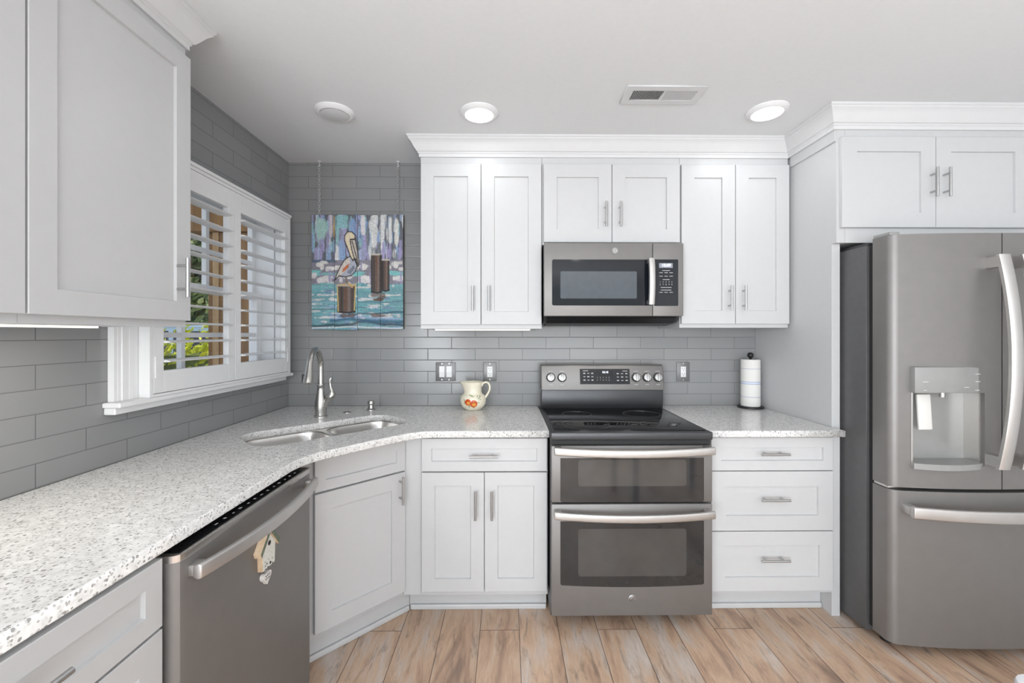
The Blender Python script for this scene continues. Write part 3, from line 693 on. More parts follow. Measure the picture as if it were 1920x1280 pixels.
# hinge caps and door handles
MB().box(H0+.002, H0+.045, -.10, -.017, 1.7865, 1.80).build('hinge_cover', M['greyplastic'], t, bevel=.002)
MB().box(H0+.004, H0+.05, -.09, -.018, .7035, .7145).build('hinge', M['steel'], t, bevel=.002)
def bow_post(parent, x, z0, z1, y0, bow, w_=.024):
    secs = []
    for i in range(21):
        u = i/20; k = 1-(2*u-1)**2; z_ = z0+(z1-z0)*u; y_ = y0-bow*k
        secs.append([(x+a, y_+c, z_) for a, c in ((-w_, .004), (-w_, -.008), (-w_*.7, -.014), (w_*.7, -.014), (w_, -.008), (w_, .004))])
    b = MB(); b.ring_sweep(secs); b.box(x-w_*.8, x+w_*.8, y0-.002, -.12, z0+.006, z0+.05); b.box(x-w_*.8, x+w_*.8, y0-.002, -.12, z1-.05, z1-.006)
    return b.build('handle', M['handle_l'], parent, smooth=50)
bow_post(ld, -.048, .815, 1.688, -.185, .045)
rd = [o for o in t.children if o.name.startswith('french_door')][-1]
bow_post(rd, .048, .815, 1.688, -.185, .045)
bow_bar(fz, H0+.035, H1-.035, -.165, .632, .050, .026, .012, drop=.004, post=-.11)

# ------------------------------------------------------------------ dishwasher with magnet
t = thing('dishwasher', 'slate grey dishwasher under the left countertop', 'dishwasher', (-.794, 1.277, 0), PI/2)
# local: x along +Y world (-.318..+.318), front -y
MB().box(-.312, .312, .002, .55, .10, .868).build('tub', M['dark'], t, smooth=0)
dprof = []
for x, y in ((-.3225, -.006), (-.3225, -.040), (-.320, -.052), (-.313, -.060), (-.300, -.064), (.300, -.064), (.313, -.060), (.320, -.052), (.3225, -.040), (.3225, -.006)): dprof.append((x, y))
dd = MB().prism(dprof, 'z', .085, .853).build('door', M['slate'], t, smooth=30)
MB().prism([(x*1.0, y-.0006) for x, y in dprof], 'z', .8532, .8690).build('top_trim', M['steel'], dd, smooth=30)
ct = MB().box(-.306, .306, -.054, -.008, .8691, .8705).build('control_strip', M['blackglass'], dd, smooth=0)
kb = MB()
for k in range(13):
    x_ = -.16+k*.034; kb.box(x_-.004-.003*(k % 3 == 0), x_+.004, -.040, -.036+.003*(k % 2), .8704, .8708)
kb.build('key_print', M['ink'], ct, smooth=0)
MB().box(-.305, .305, -.002, .001, .0, .084).build('toe_panel', M['black'], t, smooth=0)
bow_bar(dd, -.300, .300, -.088, .822, .030, .0185, .010, drop=.004, post=-.063)
# birdhouse magnet hung on the door
t = thing('birdhouse_magnet', 'small painted wooden birdhouse magnet with heart charm on the dishwasher door', 'magnet', (-.7298, 1.283, .72), PI/2+R(0))
q = MB().prism([(-.030, -.052), (.030, -.052), (.034, .012), (.0, .052), (-.034, .012)], 'y', -.016, -.0005); q.build('house_body', [M['rawwood']], t, smooth=0)
MB().prism([(-.0295, -.050), (.0295, -.050), (.033, .012), (.0, .050), (-.033, .012)], 'y', -.0176, -.0162).build('house_front', plain('speckled_white_paint', srgb(214, 214, 206), .7, noise=.12, scale=260), t, smooth=0)
b = MB()
for s_ in (-1, 1):
    b.prism([(0, .053), (0, .070), (s_*.052, .010), (s_*.046, -.004)][::s_], 'y', -.022, -.0006)
rf = b.build('roof', M['rawwood'], t, smooth=0)
b = MB()
for s_ in (-1, 1): b.prism([(0, .0535), (0, .0695), (s_*.0515, .010), (s_*.046, -.0035)][::s_], 'y', -.0226, -.0221)
b.build('roof_face', plain('green_roof_paint', srgb(104, 112, 96), .7, noise=.25, scale=120), rf, smooth=0)
MB().lathe([(0, 0), (.007, 0), (.007, .001), (0, .001)], seg=16, cap=False).build('entry_hole', M['dark'], t, (0, -.0178, .020)).rotation_euler = (PI/2, 0, 0)
b = MB()
for k in range(16):
    x_ = random.uniform(-.024, .026); z_ = -.050+random.random()**1.6*.03; r_ = random.uniform(.0015, .0035); b.add([(x_+r_*math.cos(a), -.0180, z_+r_*math.sin(a)) for a in (0, 1.26, 2.5, 3.77, 5)]+[(x_+r_*math.cos(a), -.0170, z_+r_*math.sin(a)) for a in (0, 1.26, 2.5, 3.77, 5)], [(0, 1, 2, 3, 4), (5, 6, 7, 8, 9)]+[(i, (i+1) % 5, 5+(i+1) % 5, 5+i) for i in range(5)])
b.build('painted_flowers', M['slate_d'], t, smooth=0)
heart = [(.021*math.sin(R(a))**3*1.0, .0175*(13*math.cos(R(a))-5*math.cos(R(2*a))-2*math.cos(R(3*a))-math.cos(R(4*a)))/14) for a in range(0, 360, 12)]
hc = MB().prism(heart, 'y', -.013, -.0005).build('heart_charm', plain('whitewashed_heart', srgb(216, 212, 208), .7, noise=.06, scale=200), t, (0, 0, -.082), smooth=0)
b = MB()
for zz in (.006, -.003):
    b.tube([(-.013+k*.0026, -.0133, zz+.003*math.sin(k*2.1)) for k in range(11)], .0006, 5)
b.build('script_lines', M['slate_d'], hc)
b = MB(); b.tube([(0, -.006, -.052), (.001, -.006, -.060), (0, -.006, -.074)], .001, 6); b.build('hanging_wire', M['chain'], t)

# ------------------------------------------------------------------ wall plates
def outlet(label, x0, x1, z0, z1, mat='greyplate'):
    t = thing('outlet', label, 'outlet', ((x0+x1)/2, YB-.0004, (z0+z1)/2), 0, 'wall outlets on the tiled back wall')
    w_, h_ = x1-x0, z1-z0
    MB().box(-w_/2, w_/2, -.007, 0, -h_/2, h_/2).build('plate', M[mat], t, bevel=.0025)
    rc = MB().box(-.0165, .0165, -.009, -.0068, -.033, .033).build('receptacle', M['whiteplastic'], t, bevel=.001)
    b = MB()
    for zz in (.016, -.016):
        b.box(-.0075, -.0055, -.0094, -.0088, zz+.000, zz+.008); b.box(.0055, .0075, -.0094, -.0088, zz+.000, zz+.007); b.cyl((0, -.0094, zz-.007), (0, -.0088, zz-.007), .0024, 8)
    b.build('slots', M['dark'], rc, smooth=0)
    for zz in (-h_/2+.009, h_/2-.009): MB().cyl((0, -.008, zz), (0, -.0068, zz), .003, 10).build('screw', M['steel'], t)
outlet('grey wall outlet behind the pitcher', -.152, -.070, 1.070, 1.187)
outlet('grey wall outlet between the range and the paper towel roll', 1.069, 1.151, 1.066, 1.188)
t = thing('switch_plate', 'grey wall plate with two white rocker switches left of the pitcher', 'light switch', (-.389, YB-.0004, 1.129))
MB().box(-.062, .062, -.007, 0, -.059, .059).build('plate', M['greyplate'], t, bevel=.0025)
for s_ in (-1, 1):
    MB().prism([(-.0068, -.034), (-.0085, -.034), (-.012, 0), (-.0085, .034), (-.0068, .034)], 'x', s_*.0225-.0165, s_*.0225+.0165).build('rocker', M['whiteplastic'], t, smooth=0)
    for zz in (-.050, .050): MB().cyl((s_*.0225, -.008, zz), (s_*.0225, -.0068, zz), .003, 10).build('screw', M['steel'], t)

# ------------------------------------------------------------------ pitcher
def pitcher_mat():
    m, nt, bb = nmat('cream_fruit_glaze'); setp(bb, Roughness=.22)
    tc = nd(nt, 'ShaderNodeTexCoord'); s = nd(nt, 'ShaderNodeSeparateXYZ'); L(nt, tc.outputs['Object'], s.inputs[0])
    front_ = nd(nt, 'ShaderNodeMath', operation='LESS_THAN'); L(nt, s.outputs['Y'], front_.inputs[0]); front_.inputs[1].default_value = 0.0
    cur = None
    base = nd(nt, 'ShaderNodeRGB'); base.outputs[0].default_value = srgb(236, 229, 208); cur = base.outputs[0]
    nz = nd(nt, 'ShaderNodeTexNoise', Scale=90.0, Detail=2.0); L(nt, tc.outputs['Object'], nz.inputs['Vector'])
    def ell(cx, cz, rx, rz, ang, soft=.15, wob=.25):
        c = nd(nt, 'ShaderNodeCombineXYZ'); L(nt, s.outputs['X'], c.inputs[0]); L(nt, s.outputs['Z'], c.inputs[1])
        mp = nd(nt, 'ShaderNodeMapping', vector_type='TEXTURE'); mp.inputs['Location'].default_value = (cx, cz, 0); mp.inputs['Rotation'].default_value = (0, 0, R(ang)); mp.inputs['Scale'].default_value = (rx, rz, 1)
        L(nt, c.outputs[0], mp.inputs[0]); ln = nd(nt, 'ShaderNodeVectorMath', operation='LENGTH'); L(nt, mp.outputs[0], ln.inputs[0])
        ad = nd(nt, 'ShaderNodeMath', operation='MULTIPLY_ADD'); L(nt, nz.outputs['Fac'], ad.inputs[0]); ad.inputs[1].default_value = wob; L(nt, ln.outputs['Value'], ad.inputs[2])
        mr = nd(nt, 'ShaderNodeMapRange'); mr.inputs['From Min'].default_value = 1+wob*.5; mr.inputs['From Max'].default_value = 1+wob*.5-soft; L(nt, ad.outputs[0], mr.inputs[0])
        mu = nd(nt, 'ShaderNodeMath', operation='MULTIPLY'); L(nt, mr.outputs[0], mu.inputs[0]); L(nt, front_.outputs[0], mu.inputs[1])
        return mu.outputs[0]
    def over(mask, col, k=1.0):
        nonlocal cur
        mx = nd(nt, 'ShaderNodeMixRGB'); mm = nd(nt, 'ShaderNodeMath', operation='MULTIPLY'); L(nt, mask, mm.inputs[0]); mm.inputs[1].default_value = k
        L(nt, mm.outputs[0], mx.inputs[0]); L(nt, cur, mx.inputs[1]); mx.inputs[2].default_value = col; cur = mx.outputs[0]
    for (x, z, rx, rz, a) in ((-.005, .090, .016, .004, -20), (-.046, .062, .004, .013, 20), (-.044, .048, .004, .008, -10), (.040, .078, .012, .004, 40), (.046, .068, .008, .003, 20), (.030, .086, .008, .003, 60), (.044, .088, .006, .003, -40), (-.016, .030, .006, .009, 0), (.010, .024, .008, .006, 0), (.036, .052, .010, .003, -30)):
        over(ell(x, z, rx, rz, a, .3, .5), srgb(122, 140, 96), .75)
    for (x, z, r) in ((-.024, .053, .0205), (.009, .045, .0235)):
        over(ell(x, z, r, r*1.0, 0, .15, .1), srgb(196, 72, 24)); over(ell(x+.002, z-.005, r*.72, r*.62, 0, .7, .1), srgb(240, 176, 84), .95)
    L(nt, cur, bb.inputs['Base Color']); return m
M['cream'] = pitcher_mat()
t = thing('pitcher', 'cream ceramic pitcher painted with two peaches on the countertop', 'pitcher', (-.206, 2.555, .9142))
prof = [(.0, 0), (.042, 0), (.046, .003), (.062, .016), (.0745, .036), (.077, .056), (.0745, .074), (.068, .087), (.059, .0935), (.0525, .096), (.0515, .102), (.0505, .125), (.0525, .148), (.057, .166), (.055, .166), (.0495, .148), (.0495, .11), (.058, .09), (.070, .058), (.056, .02), (0, .008)]
seg = 40; vs = []
for r_, z_ in prof:
    for k in range(seg):
        a = 2*PI*k/seg; sp_ = max(0, math.cos(a-PI))**5*max(0, (z_-.10)/.066)**1.3 if z_ > .10 else 0
        vs.append(((r_+.026*sp_)*math.cos(a), r_*math.sin(a), z_+.004*sp_))
b = MB(); b.add(vs, [(i*seg+k, i*seg+(k+1) % seg, (i+1)*seg+(k+1) % seg, (i+1)*seg+k) for i in range(len(prof)-1) for k in range(seg)])
b.build('jug_body', M['cream'], t, smooth=60)
b = MB(); b.tube([(.050, 0, .140), (.060, 0, .158), (.076, 0, .164), (.091, 0, .158), (.100, 0, .140), (.099, 0, .118), (.090, 0, .098), (.078, 0, .080), (.070, 0, .070)], [.006]*2+[.0058]*5+[.007, .008], 12); b.build('handle', plain('cream_glaze', srgb(236, 229, 208), .22, noise=.01), t)

# ------------------------------------------------------------------ paper towel
tx, ty = 1.492, 2.605
t = thing('paper_towel_holder', 'black paper towel holder with round base and ball knob on the right countertop', 'paper towel holder', (tx, ty, .9142))
MB().lathe([(0, 0), (.073, 0), (.075, .003), (.074, .008), (.068, .012), (0, .012)], seg=36, cap=False).build('base', M['black'], t)
MB().cyl((0, 0, .012), (0, 0, .305), .006, 12).build('rod', M['black'], t)
MB().lathe([(.006, .300), (.010, .304), (.017, .314), (.0185, .321), (.016, .331), (.009, .337), (0, .338)], seg=20, cap=False).build('knob', M['black'], t)
def towel_mat():
    m, nt, bb = nmat('printed_paper_towel'); setp(bb, Roughness=.9)
    tc = nd(nt, 'ShaderNodeTexCoord'); s = nd(nt, 'ShaderNodeSeparateXYZ'); L(nt, tc.outputs['Object'], s.inputs[0])
    r = nd(nt, 'ShaderNodeValToRGB'); r.color_ramp.interpolation = 'LINEAR'; e = r.color_ramp.elements
    W_ = srgb(232, 230, 226); e[0].position = 0; e[0].color = W_; e[1].position = 1; e[1].color = W_
    for p, c in ((.185, W_), (.20, srgb(190, 190, 206)), (.215, W_), (.47, W_), (.480, srgb(140, 152, 186)), (.49, srgb(216, 222, 234)), (.515, srgb(216, 222, 234)), (.525, srgb(140, 152, 186)), (.535, W_), (.79, W_), (.805, srgb(196, 196, 208)), (.82, W_)):
        x = e.new(p); x.color = c
    mr = nd(nt, 'ShaderNodeMapRange'); mr.inputs['From Max'].default_value = .283; L(nt, s.outputs['Z'], mr.inputs[0]); L(nt, mr.outputs[0], r.inputs[0]); L(nt, r.outputs[0], bb.inputs['Base Color'])
    n = nd(nt, 'ShaderNodeTexVoronoi', Scale=140.0); L(nt, tc.outputs['Object'], n.inputs['Vector']); bp = nd(nt, 'ShaderNodeBump', Strength=.3, Distance=.001); L(nt, n.outputs['Distance'], bp.inputs['Height']); L(nt, bp.outputs[0], bb.inputs['Normal'])
    return m
b = MB(); b.lathe([(.020, 0), (.0535, 0), (.0545, .003), (.0545, .280), (.0535, .283), (.020, .283)], seg=40, cap=False); b.lathe([(.020, .283), (.020, 0)], seg=40, cap=False)
o = b.build('paper_towel_roll', towel_mat(), None, (tx, ty, .9266), smooth=50); tag(o, 'white paper towel roll with thin blue stripes on the black holder', 'paper towel')

# ------------------------------------------------------------------ painting on planks, hung by chains
PW, PH = .567, .708
def make_art(nx=176, nz=220):
    rg = np.random.default_rng(5)
    A = np.zeros((nz, nx, 3)); U, V = np.meshgrid(np.linspace(0, 1, nx), np.linspace(0, 1, nz))   # V: 0 top .. 1 bottom
    c = lambda *a: np.array(srgb(*a)[:3])
    A[:] = c(98, 101, 110)
    def stroke(x, y, w, h, col, jag=.25):
        edge = 1+jag*np.sin(V*rg.uniform(30, 90)+rg.uniform(0, 6))*.5+jag*np.sin(U*rg.uniform(30, 90)+rg.uniform(0, 6))*.5
        d = (np.abs((U-x)/w)**3+np.abs((V-y)/h)**3)**(1/3)*edge
        k = np.clip((1.0-d)*4, 0, 1)*rg.uniform(.7, 1); A[:] = A*(1-k[..., None])+np.array(col)*k[..., None]
    sky_ = [c(140, 168, 206), c(126, 156, 200), c(168, 160, 200), c(212, 212, 214), c(150, 146, 178), c(146, 192, 196), c(104, 110, 122), c(164, 178, 206)]
    for i in range(190):
        x = rg.uniform(0, 1); y = rg.uniform(0, .38); q = sky_[rg.integers(len(sky_))]
        if x > .62 and rg.random() < .4: q = c(222, 222, 220)
        if x > .6 and rg.random() < .3: q = c(120, 126, 132)
        if y > .22 and rg.random() < .4: q = c(160, 152, 196)
        stroke(x, y, rg.uniform(.007, .024), rg.uniform(.04, .12), q)
    for x, y, w_, h_, q in ((.10, .12, .06, .12, c(160, 196, 190)), (.33, .06, .07, .06, c(132, 190, 190)), (.245, .10, .012, .10, c(206, 166, 96)), (.21, .1, .02, .12, c(196, 190, 196)), (.68, .13, .05, .16, c(218, 218, 216)), (.77, .14, .03, .14, c(222, 222, 222)), (.56, .09, .025, .10, c(218, 214, 214)), (.93, .16, .025, .13, c(222, 220, 214))): stroke(x, y, w_, h_, q)
    # distant shore line, white bands, teal water
    A[(V > .395)] = c(132, 128, 140)
    stroke(.12, .405, .14, .012, c(44, 84, 112)); 
    for i in range(26): stroke(rg.uniform(0, 1), rg.uniform(.41, .475), rg.uniform(.02, .07), rg.uniform(.012, .03), c(220, 216, 212))
    for i in range(22): stroke(rg.uniform(0, 1), rg.uniform(.495, .525), rg.uniform(.04, .10), .013, c(120, 190, 190))
    for i in range(24): stroke(rg.uniform(0, 1), rg.uniform(.53, .60), rg.uniform(.02, .06), rg.uniform(.015, .035), c(216, 212, 212))
    for i in range(14): stroke(rg.uniform(0, 1), rg.uniform(.41, .62), .012, rg.uniform(.02, .07), c(152, 146, 180))
    A[(V > .605)] = c(108, 156, 164)
    wat = [c(118, 180, 180), c(104, 168, 176), c(130, 160, 192), c(206, 206, 206), c(214, 212, 210), c(112, 140, 168), c(88, 150, 164), c(120, 176, 178)]
    for i in range(170): stroke(rg.uniform(0, 1), rg.uniform(.60, 1.0), rg.uniform(.03, .12), rg.uniform(.004, .014), wat[rg.integers(len(wat))], .5)
    def wave(y0, amp, ph, th, col, x0=0, x1=1):
        yy = y0+amp*np.sin(U*7+ph)+.4*amp*np.sin(U*17+ph*2); k = np.clip(1-np.abs(V-yy)/th, 0, 1)*(U >= x0)*(U <= x1); A[:] = A*(1-k[..., None])+col*k[..., None]
    wave(.955, .016, .6, .022, c(30, 52, 66)); wave(.925, .014, 2.0, .026, c(46, 92, 124), .2, 1); wave(.90, .010, 1.5, .010, c(150, 172, 212), .2, 1); wave(.86, .008, 4, .012, c(30, 70, 96), .4, 1); wave(.82, .006, 1, .007, c(60, 90, 110), 0, .6); wave(.76, .006, 3, .006, c(70, 104, 124), .5, 1); wave(.985, .008, 2, .010, c(212, 216, 218))
    def poly(pts, col, shade=None):
        P = np.array(pts); ins = np.zeros_like(U, bool); j = len(P)-1
        for i in range(len(P)):
            (xi, yi), (xj, yj) = P[i], P[j]
            ins ^= ((yi > V) != (yj > V)) & (U < (xj-xi)*(V-yi)/(yj-yi+1e-12)+xi); j = i
        A[ins] = col
        if shade is not None: A[ins] *= shade[ins][..., None]
    def line(pts, th, col):
        for (xa, ya), (xb, yb_) in zip(pts[:-1], pts[1:]):
            dx, dy = (xb-xa), (yb_-ya)*PH/PW; px, py = U-xa, (V-ya)*PH/PW
            tt = np.clip((px*dx+py*dy)/(dx*dx+dy*dy+1e-12), 0, 1); d = np.hypot(px-tt*dx, py-tt*dy); k = np.clip((th-d)/th*2, 0, 1)
            A[:] = A*(1-k[..., None])+col*k[..., None]
    dk = c(40, 34, 36)
    # pilings: coordinates as fractions of the board
    def piling(x0, x1, y0, y1):
        s_ = .62+.85*np.exp(-((U-(x0+(x1-x0)*.62))/((x1-x0)*.16))**2)+.25*np.sin((U-x0)/(x1-x0)*21)
        poly([(x0, y0), (x1, y0), (x1, y1), (x0, y1)], c(98, 84, 78), s_)
        poly([(x0+(x1-x0)*.38, y0+.02), (x0+(x1-x0)*.55, y0+.02), (x0+(x1-x0)*.52, y1-.01), (x0+(x1-x0)*.40, y1-.01)], c(108, 74, 56))
        line([(x0, y0), (x0, y1)], .010, dk); line([(x1, y0), (x1, y1)], .008, dk); line([(x0, y1), ((x0+x1)/2, y1+.008), (x1, y1)], .012, dk)
        line([(x0, y0), (x1, y0)], .012, c(190, 182, 170))
    piling(.655, .765, .345, .675); piling(.775, .845, .395, .66); piling(.285, .470, .615, .845)
    for x, y, w_ in ((.72, .70, .07), (.72, .745, .075), (.76, .72, .06), (.38, .88, .08), (.74, .885, .09)): stroke(x, y, w_, .014, c(98, 76, 66), .5)
    line([(.28, .61), (.29, .84)], .008, c(206, 180, 110)); line([(.478, .60), (.465, .83)], .008, c(206, 180, 110))
    # pelican
    body = [(.245, .575), (.30, .47), (.36, .39), (.42, .36), (.47, .395), (.495, .44), (.48, .49), (.43, .53), (.36, .54), (.30, .53)]
    poly(body, c(168, 172, 186)); poly([(.25, .57), (.30, .47), (.36, .39), (.41, .37), (.42, .42), (.37, .49), (.31, .53)], c(206, 196, 188)); poly([(.345, .465), (.41, .42), (.40, .46), (.36, .49), (.33, .50)], c(190, 104, 62))
    poly([(.385, .50), (.46, .44), (.47, .47), (.42, .52)], c(122, 128, 142)); line(body+[body[0]], .0075, dk)
    neck = [(.36, .18), (.39, .15), (.44, .15), (.475, .18), (.47, .21), (.42, .235), (.44, .29), (.475, .36), (.45, .40), (.42, .36), (.385, .28), (.36, .23)]
    poly(neck, c(222, 208, 178)); line(neck+[neck[0]], .0075, dk)
    bill = [(.42, .215), (.475, .215), (.495, .30), (.515, .385), (.51, .45), (.497, .44), (.49, .40), (.46, .37), (.435, .30)]
    poly(bill, c(200, 190, 178)); line(bill+[bill[0]], .007, dk); line([(.44, .23), (.475, .33), (.495, .40)], .009, c(96, 84, 80)); line([(.425, .215), (.47, .213)], .010, dk)
    line([(.375, .545), (.382, .585), (.40, .605)], .014, c(120, 108, 96)); line([(.37, .605), (.31, .61)], .012, c(196, 164, 110)); line([(.40, .60), (.45, .615), (.475, .61)], .014, c(200, 166, 110)); line([(.41, .605), (.44, .63)], .012, c(196, 160, 104))
    # dry brush grain
    A[:] = A*.9+A.mean(2, keepdims=True)*.06; A *= (1+.16*rg.standard_normal(A.shape[:2]))[..., None]; A[:] = np.clip(A, 0, 1)
    return A
ART = make_art()
def paint_mat():
    m, nt, bb = nmat('painted_board'); setp(bb, Roughness=.6)
    a = nd(nt, 'ShaderNodeVertexColor', layer_name='paint'); L(nt, a.outputs['Color'], bb.inputs['Base Color'])
    n = nd(nt, 'ShaderNodeTexNoise', Scale=120.0, Detail=4.0); bp = nd(nt, 'ShaderNodeBump', Strength=.25, Distance=.001); L(nt, n.outputs['Fac'], bp.inputs['Height']); L(nt, bp.outputs[0], bb.inputs['Normal'])
    return m
M['art'] = paint_mat(); M['boardedge'] = wood('dark_board_edge', srgb(66, 58, 54), srgb(104, 92, 84))
t = thing('plank_painting', 'pelican and pilings painting on four planks, hanging by chains', 'painting', (-1.214, 2.656, 1.395))
nz, nx = ART.shape[:2]
for k in range(4):
    i0, i1 = k*44, k*44+44
    x0, x1 = PW*k/4+.001, PW*(k+1)/4-.001; dz0, dz1 = (.0, -.003, .002, .001)[k], (.0, .002, -.001, .003)[k]
    vs = []; cols = []
    for j in range(nz):
        for i in range(i0, i1):
            u = (i-i0)/43; v = j/(nz-1)
            vs.append((x0+(x1-x0)*u, .0, (PH+dz1)*(1-v)+dz0*v)); cols.append((*ART[j, i], 1))
    w44 = 44; fs = [(j*w44+i, (j+1)*w44+i, (j+1)*w44+i+1, j*w44+i+1) for j in range(nz-1) for i in range(43)]
    me = bpy.data.meshes.new('plank'); 
    n0 = len(vs); z0, z1 = dz0, PH+dz1
    bx = [(x0, 0, z0), (x1, 0, z0), (x1, .026, z0), (x0, .026, z0), (x0, 0, z1), (x1, 0, z1), (x1, .026, z1), (x0, .026, z1)]
    vs += bx; cols += [(.1, .09, .085, 1)]*8
    nf = len(fs); fs += [tuple(n0+q for q in f) for f in ((0, 3, 2, 1), (4, 5, 6, 7), (1, 2, 6, 5), (2, 3, 7, 6), (3, 0, 4, 7))]
    me.from_pydata(vs, [], fs); me.materials.append(M['art']); me.materials.append(M['boardedge'])
    for q in range(nf, len(fs)): me.polygons[q].material_index = 1
    at = me.color_attributes.new('paint', 'FLOAT_COLOR', 'POINT'); at.data.foreach_set('color', np.array(cols, dtype=np.float32).ravel())
    o = bpy.data.objects.new('plank', me); C.objects.link(o); o.parent = t
for zz in (.12, .56): MB().box(.04, PW-.04, .0262, .033, zz-.02, zz+.02).build('back_batten', M['boardedge'], t, smooth=0)
for x_, lab in ((-1.172, 'pale chain holding the left side of the painting'), (-.683, 'pale chain holding the right side of the painting')):
    b = MB(); z_ = 2.103; zt_ = 2.4385; n_ = int((zt_-.03-z_)/.0155); st = (zt_-.03-z_)/n_
    for k in range(n_):
        zc = z_+st*(k+.5); pts = []
        for q in range(13):
            a = 2*PI*q/12; u_, w_ = .0060*math.cos(a), .0105*math.sin(a)
            pts.append((x_+(u_ if k % 2 == 0 else u_*.25), 2.668+(0 if k % 2 == 0 else u_), zc+w_))
        b.tube(pts, .0013, 6, cap=False)
    c_ = thing('hanging_chain', lab, 'chain', (0, 0, 0), 0, 'chains holding the painting')
    b.build('links', M['chain'], c_)
    h = MB(); h.lathe([(0, 0), (.011, 0), (.011, -.004), (0, -.004)], (x_, 2.668, 2.4398), 16, cap=False); h.tube([(x_, 2.668, 2.437), (x_, 2.668, 2.424), (x_+.006, 2.668, 2.415), (x_, 2.668, 2.408), (x_-.006, 2.668, 2.414)], .0024, 8); h.build('ceiling_hook', M['whiteplastic'], c_)

# ------------------------------------------------------------------ ceiling fixtures
def disk_light(label, x, y, lit, power=0, nm='ceiling_light', cat='ceiling light', group=None):
    t = thing(nm, label, cat, (x, y, ZC-.0004), 0, group)
    MB().lathe([(0, 0), (.092, 0), (.092, -.005), (.086, -.010), (.078, -.016), (.070, -.018), (.067, -.016), (0, -.014)], seg=40, cap=False).build('trim_ring', M['whiteplastic'], t)
    MB().lathe([(0, -.0165), (.064, -.0165), (.066, -.0185), (.058, -.021), (0, -.0225)], seg=40, cap=False).build('diffuser', M['lamp'] if lit else M['trim'], t)
    if lit: area('lamp', (x, y, ZC-.027), (0, 0, -1), .13, .13, power, (.95, .975, 1), 'DISK', 178)
    return t
GL = 'round ceiling lights'
disk_light('lit round ceiling light above the tall cabinet left of the microwave', -.137, 2.07, True, 1.5, group=GL)
disk_light('lit round ceiling light near the refrigerator cabinet', 1.249, 2.04, True, 1.5, group=GL)
disk_light('unlit round white ceiling fixture above the painting corner', -.837, 2.075, False, nm='ceiling_speaker', cat='ceiling fixture')
for x, y in ((-.35, .35), (.95, .35), (-.35, -1.4), (.95, -1.4), (2.0, -.5)):
    disk_light('added round ceiling light out of view, brightens the room', x, y, True, 1.3, group='added unseen ceiling lights')  # extra fixtures added out of view to light the room
t = thing('ceiling_vent', 'white rectangular ceiling air vent between the two lit ceiling lights', 'vent', (.695, 1.908, ZC-.0004))
slab_with_holes('vent_frame', [(-.175, -.072), (.175, -.072), (.175, .072), (-.175, .072)], [[(-.142, -.038), (-.004, -.038), (-.004, .038), (-.142, .038)], [(.006, -.038), (.144, -.038), (.144, .038), (.006, .038)]], -.007, 0, M['trim'], t, .001)
b = MB(); b.box(-.142, .144, -.0375, .0375, -.0012, -.0002); b.build('duct_opening', M['dark'], t, smooth=0)
for s_, x0 in ((1, -.142), (-1, .006)):
    b = MB()
    for k in range(19):
        x_ = x0+.0036+k*.0073; b.prism([(x_-.0028*s_, -.0062), (x_-.0018*s_, -.0066), (x_+.0030*s_, -.0016), (x_+.0020*s_, -.0013)], 'y', -.0375, .0375)
    b.build('louver_bank', M['trim'], t, smooth=0)

# under-cabinet light bars
def led(label, x, y, w, d, z, power, rz=0):
    t = thing('under_cabinet_light', label, 'light', (x, y, z), rz, 'under-cabinet light bars')
    MB().box(-w/2, w/2, -d/2, d/2, -.016, 0).build('housing', M['whiteplastic'], t, smooth=0)
    MB().box(-w/2+.004, w/2-.004, -d/2+.004, d/2-.004, -.0215, -.0161).build('diffuser', M['led'], t, smooth=0)
    area('lamp', (x, y, z-.024), (0, 0, -1), (w if rz == 0 else d), (d if rz == 0 else w), power, (1, .93, .82))
led('thin lit light bar under the tall cabinet left of the microwave', -.145, 2.50, .56, .03, 1.4075, .12)
led('thin lit light bar under the left wall cabinet near the photo edge', -1.17, .85, .03, .75, 1.4015, 2.6)
# hood light of the microwave shining on the cooktop
for x_ in (.40, .74): area('lamp', (x_, 2.44, 1.405), (0, -.15, -1), .05, .05, .45, (1, .95, .88))

# ------------------------------------------------------------------ window, casing, shutters
t = struct(thing('window_1', 'double-hung window in the left wall', 'window', (0, 0, 0)))
XJ = XL-.001
b = MB()   # jamb liner
b.box(-1.52, XL-.002, WY0+.0005, WY0+.022, WZ0, WZ1); b.box(-1.52, XL-.002, WY1-.022, WY1-.0005, WZ0, WZ1); b.box(-1.52, XL-.002, WY0+.0221, WY1-.0221, WZ1-.022, WZ1-.0005); b.box(-1.52, XL-.002, WY0+.0221, WY1-.0221, WZ0+.0005, WZ0+.022)
b.build('window_frame', M['sash'], t, smooth=0)
def sash(xc, y0, y1, z0, z1, ys, zs, st=.05):
    b = MB(); th = .014
    b.box(xc-th, xc+th, y0, y0+st, z0, z1); b.box(xc-th, xc+th, y1-st, y1, z0, z1); b.box(xc-th, xc+th, y0+st, y1-st, z0, z0+st*.8); b.box(xc-th, xc+th, y0+st, y1-st, z1-st*.8, z1)
    for y in ys: b.box(xc-th*.8, xc+th*.8, y-.011, y+.011, z0+st*.8, z1-st*.8)
    for z in zs: b.box(xc-th*.7, xc+th*.7, y0+st, y1-st, z-.011, z+.011)
    o = b.build('sash', M['sash'], t, smooth=0)
    MB().box(xc-.002, xc+.002, y0+st-.004, y1-st+.004, z0+st*.8-.004, z1-st*.8+.004).build('pane', M['glass'], o, smooth=0)
sash(-1.46, WY0+.023, WY1-.023, WZ0+.023, 1.60, (1.922,), (1.36,), .045)
sash(-1.495, WY0+.023, WY1-.023, 1.565, WZ1-.023, (1.82, 2.127), (1.775,), .03)
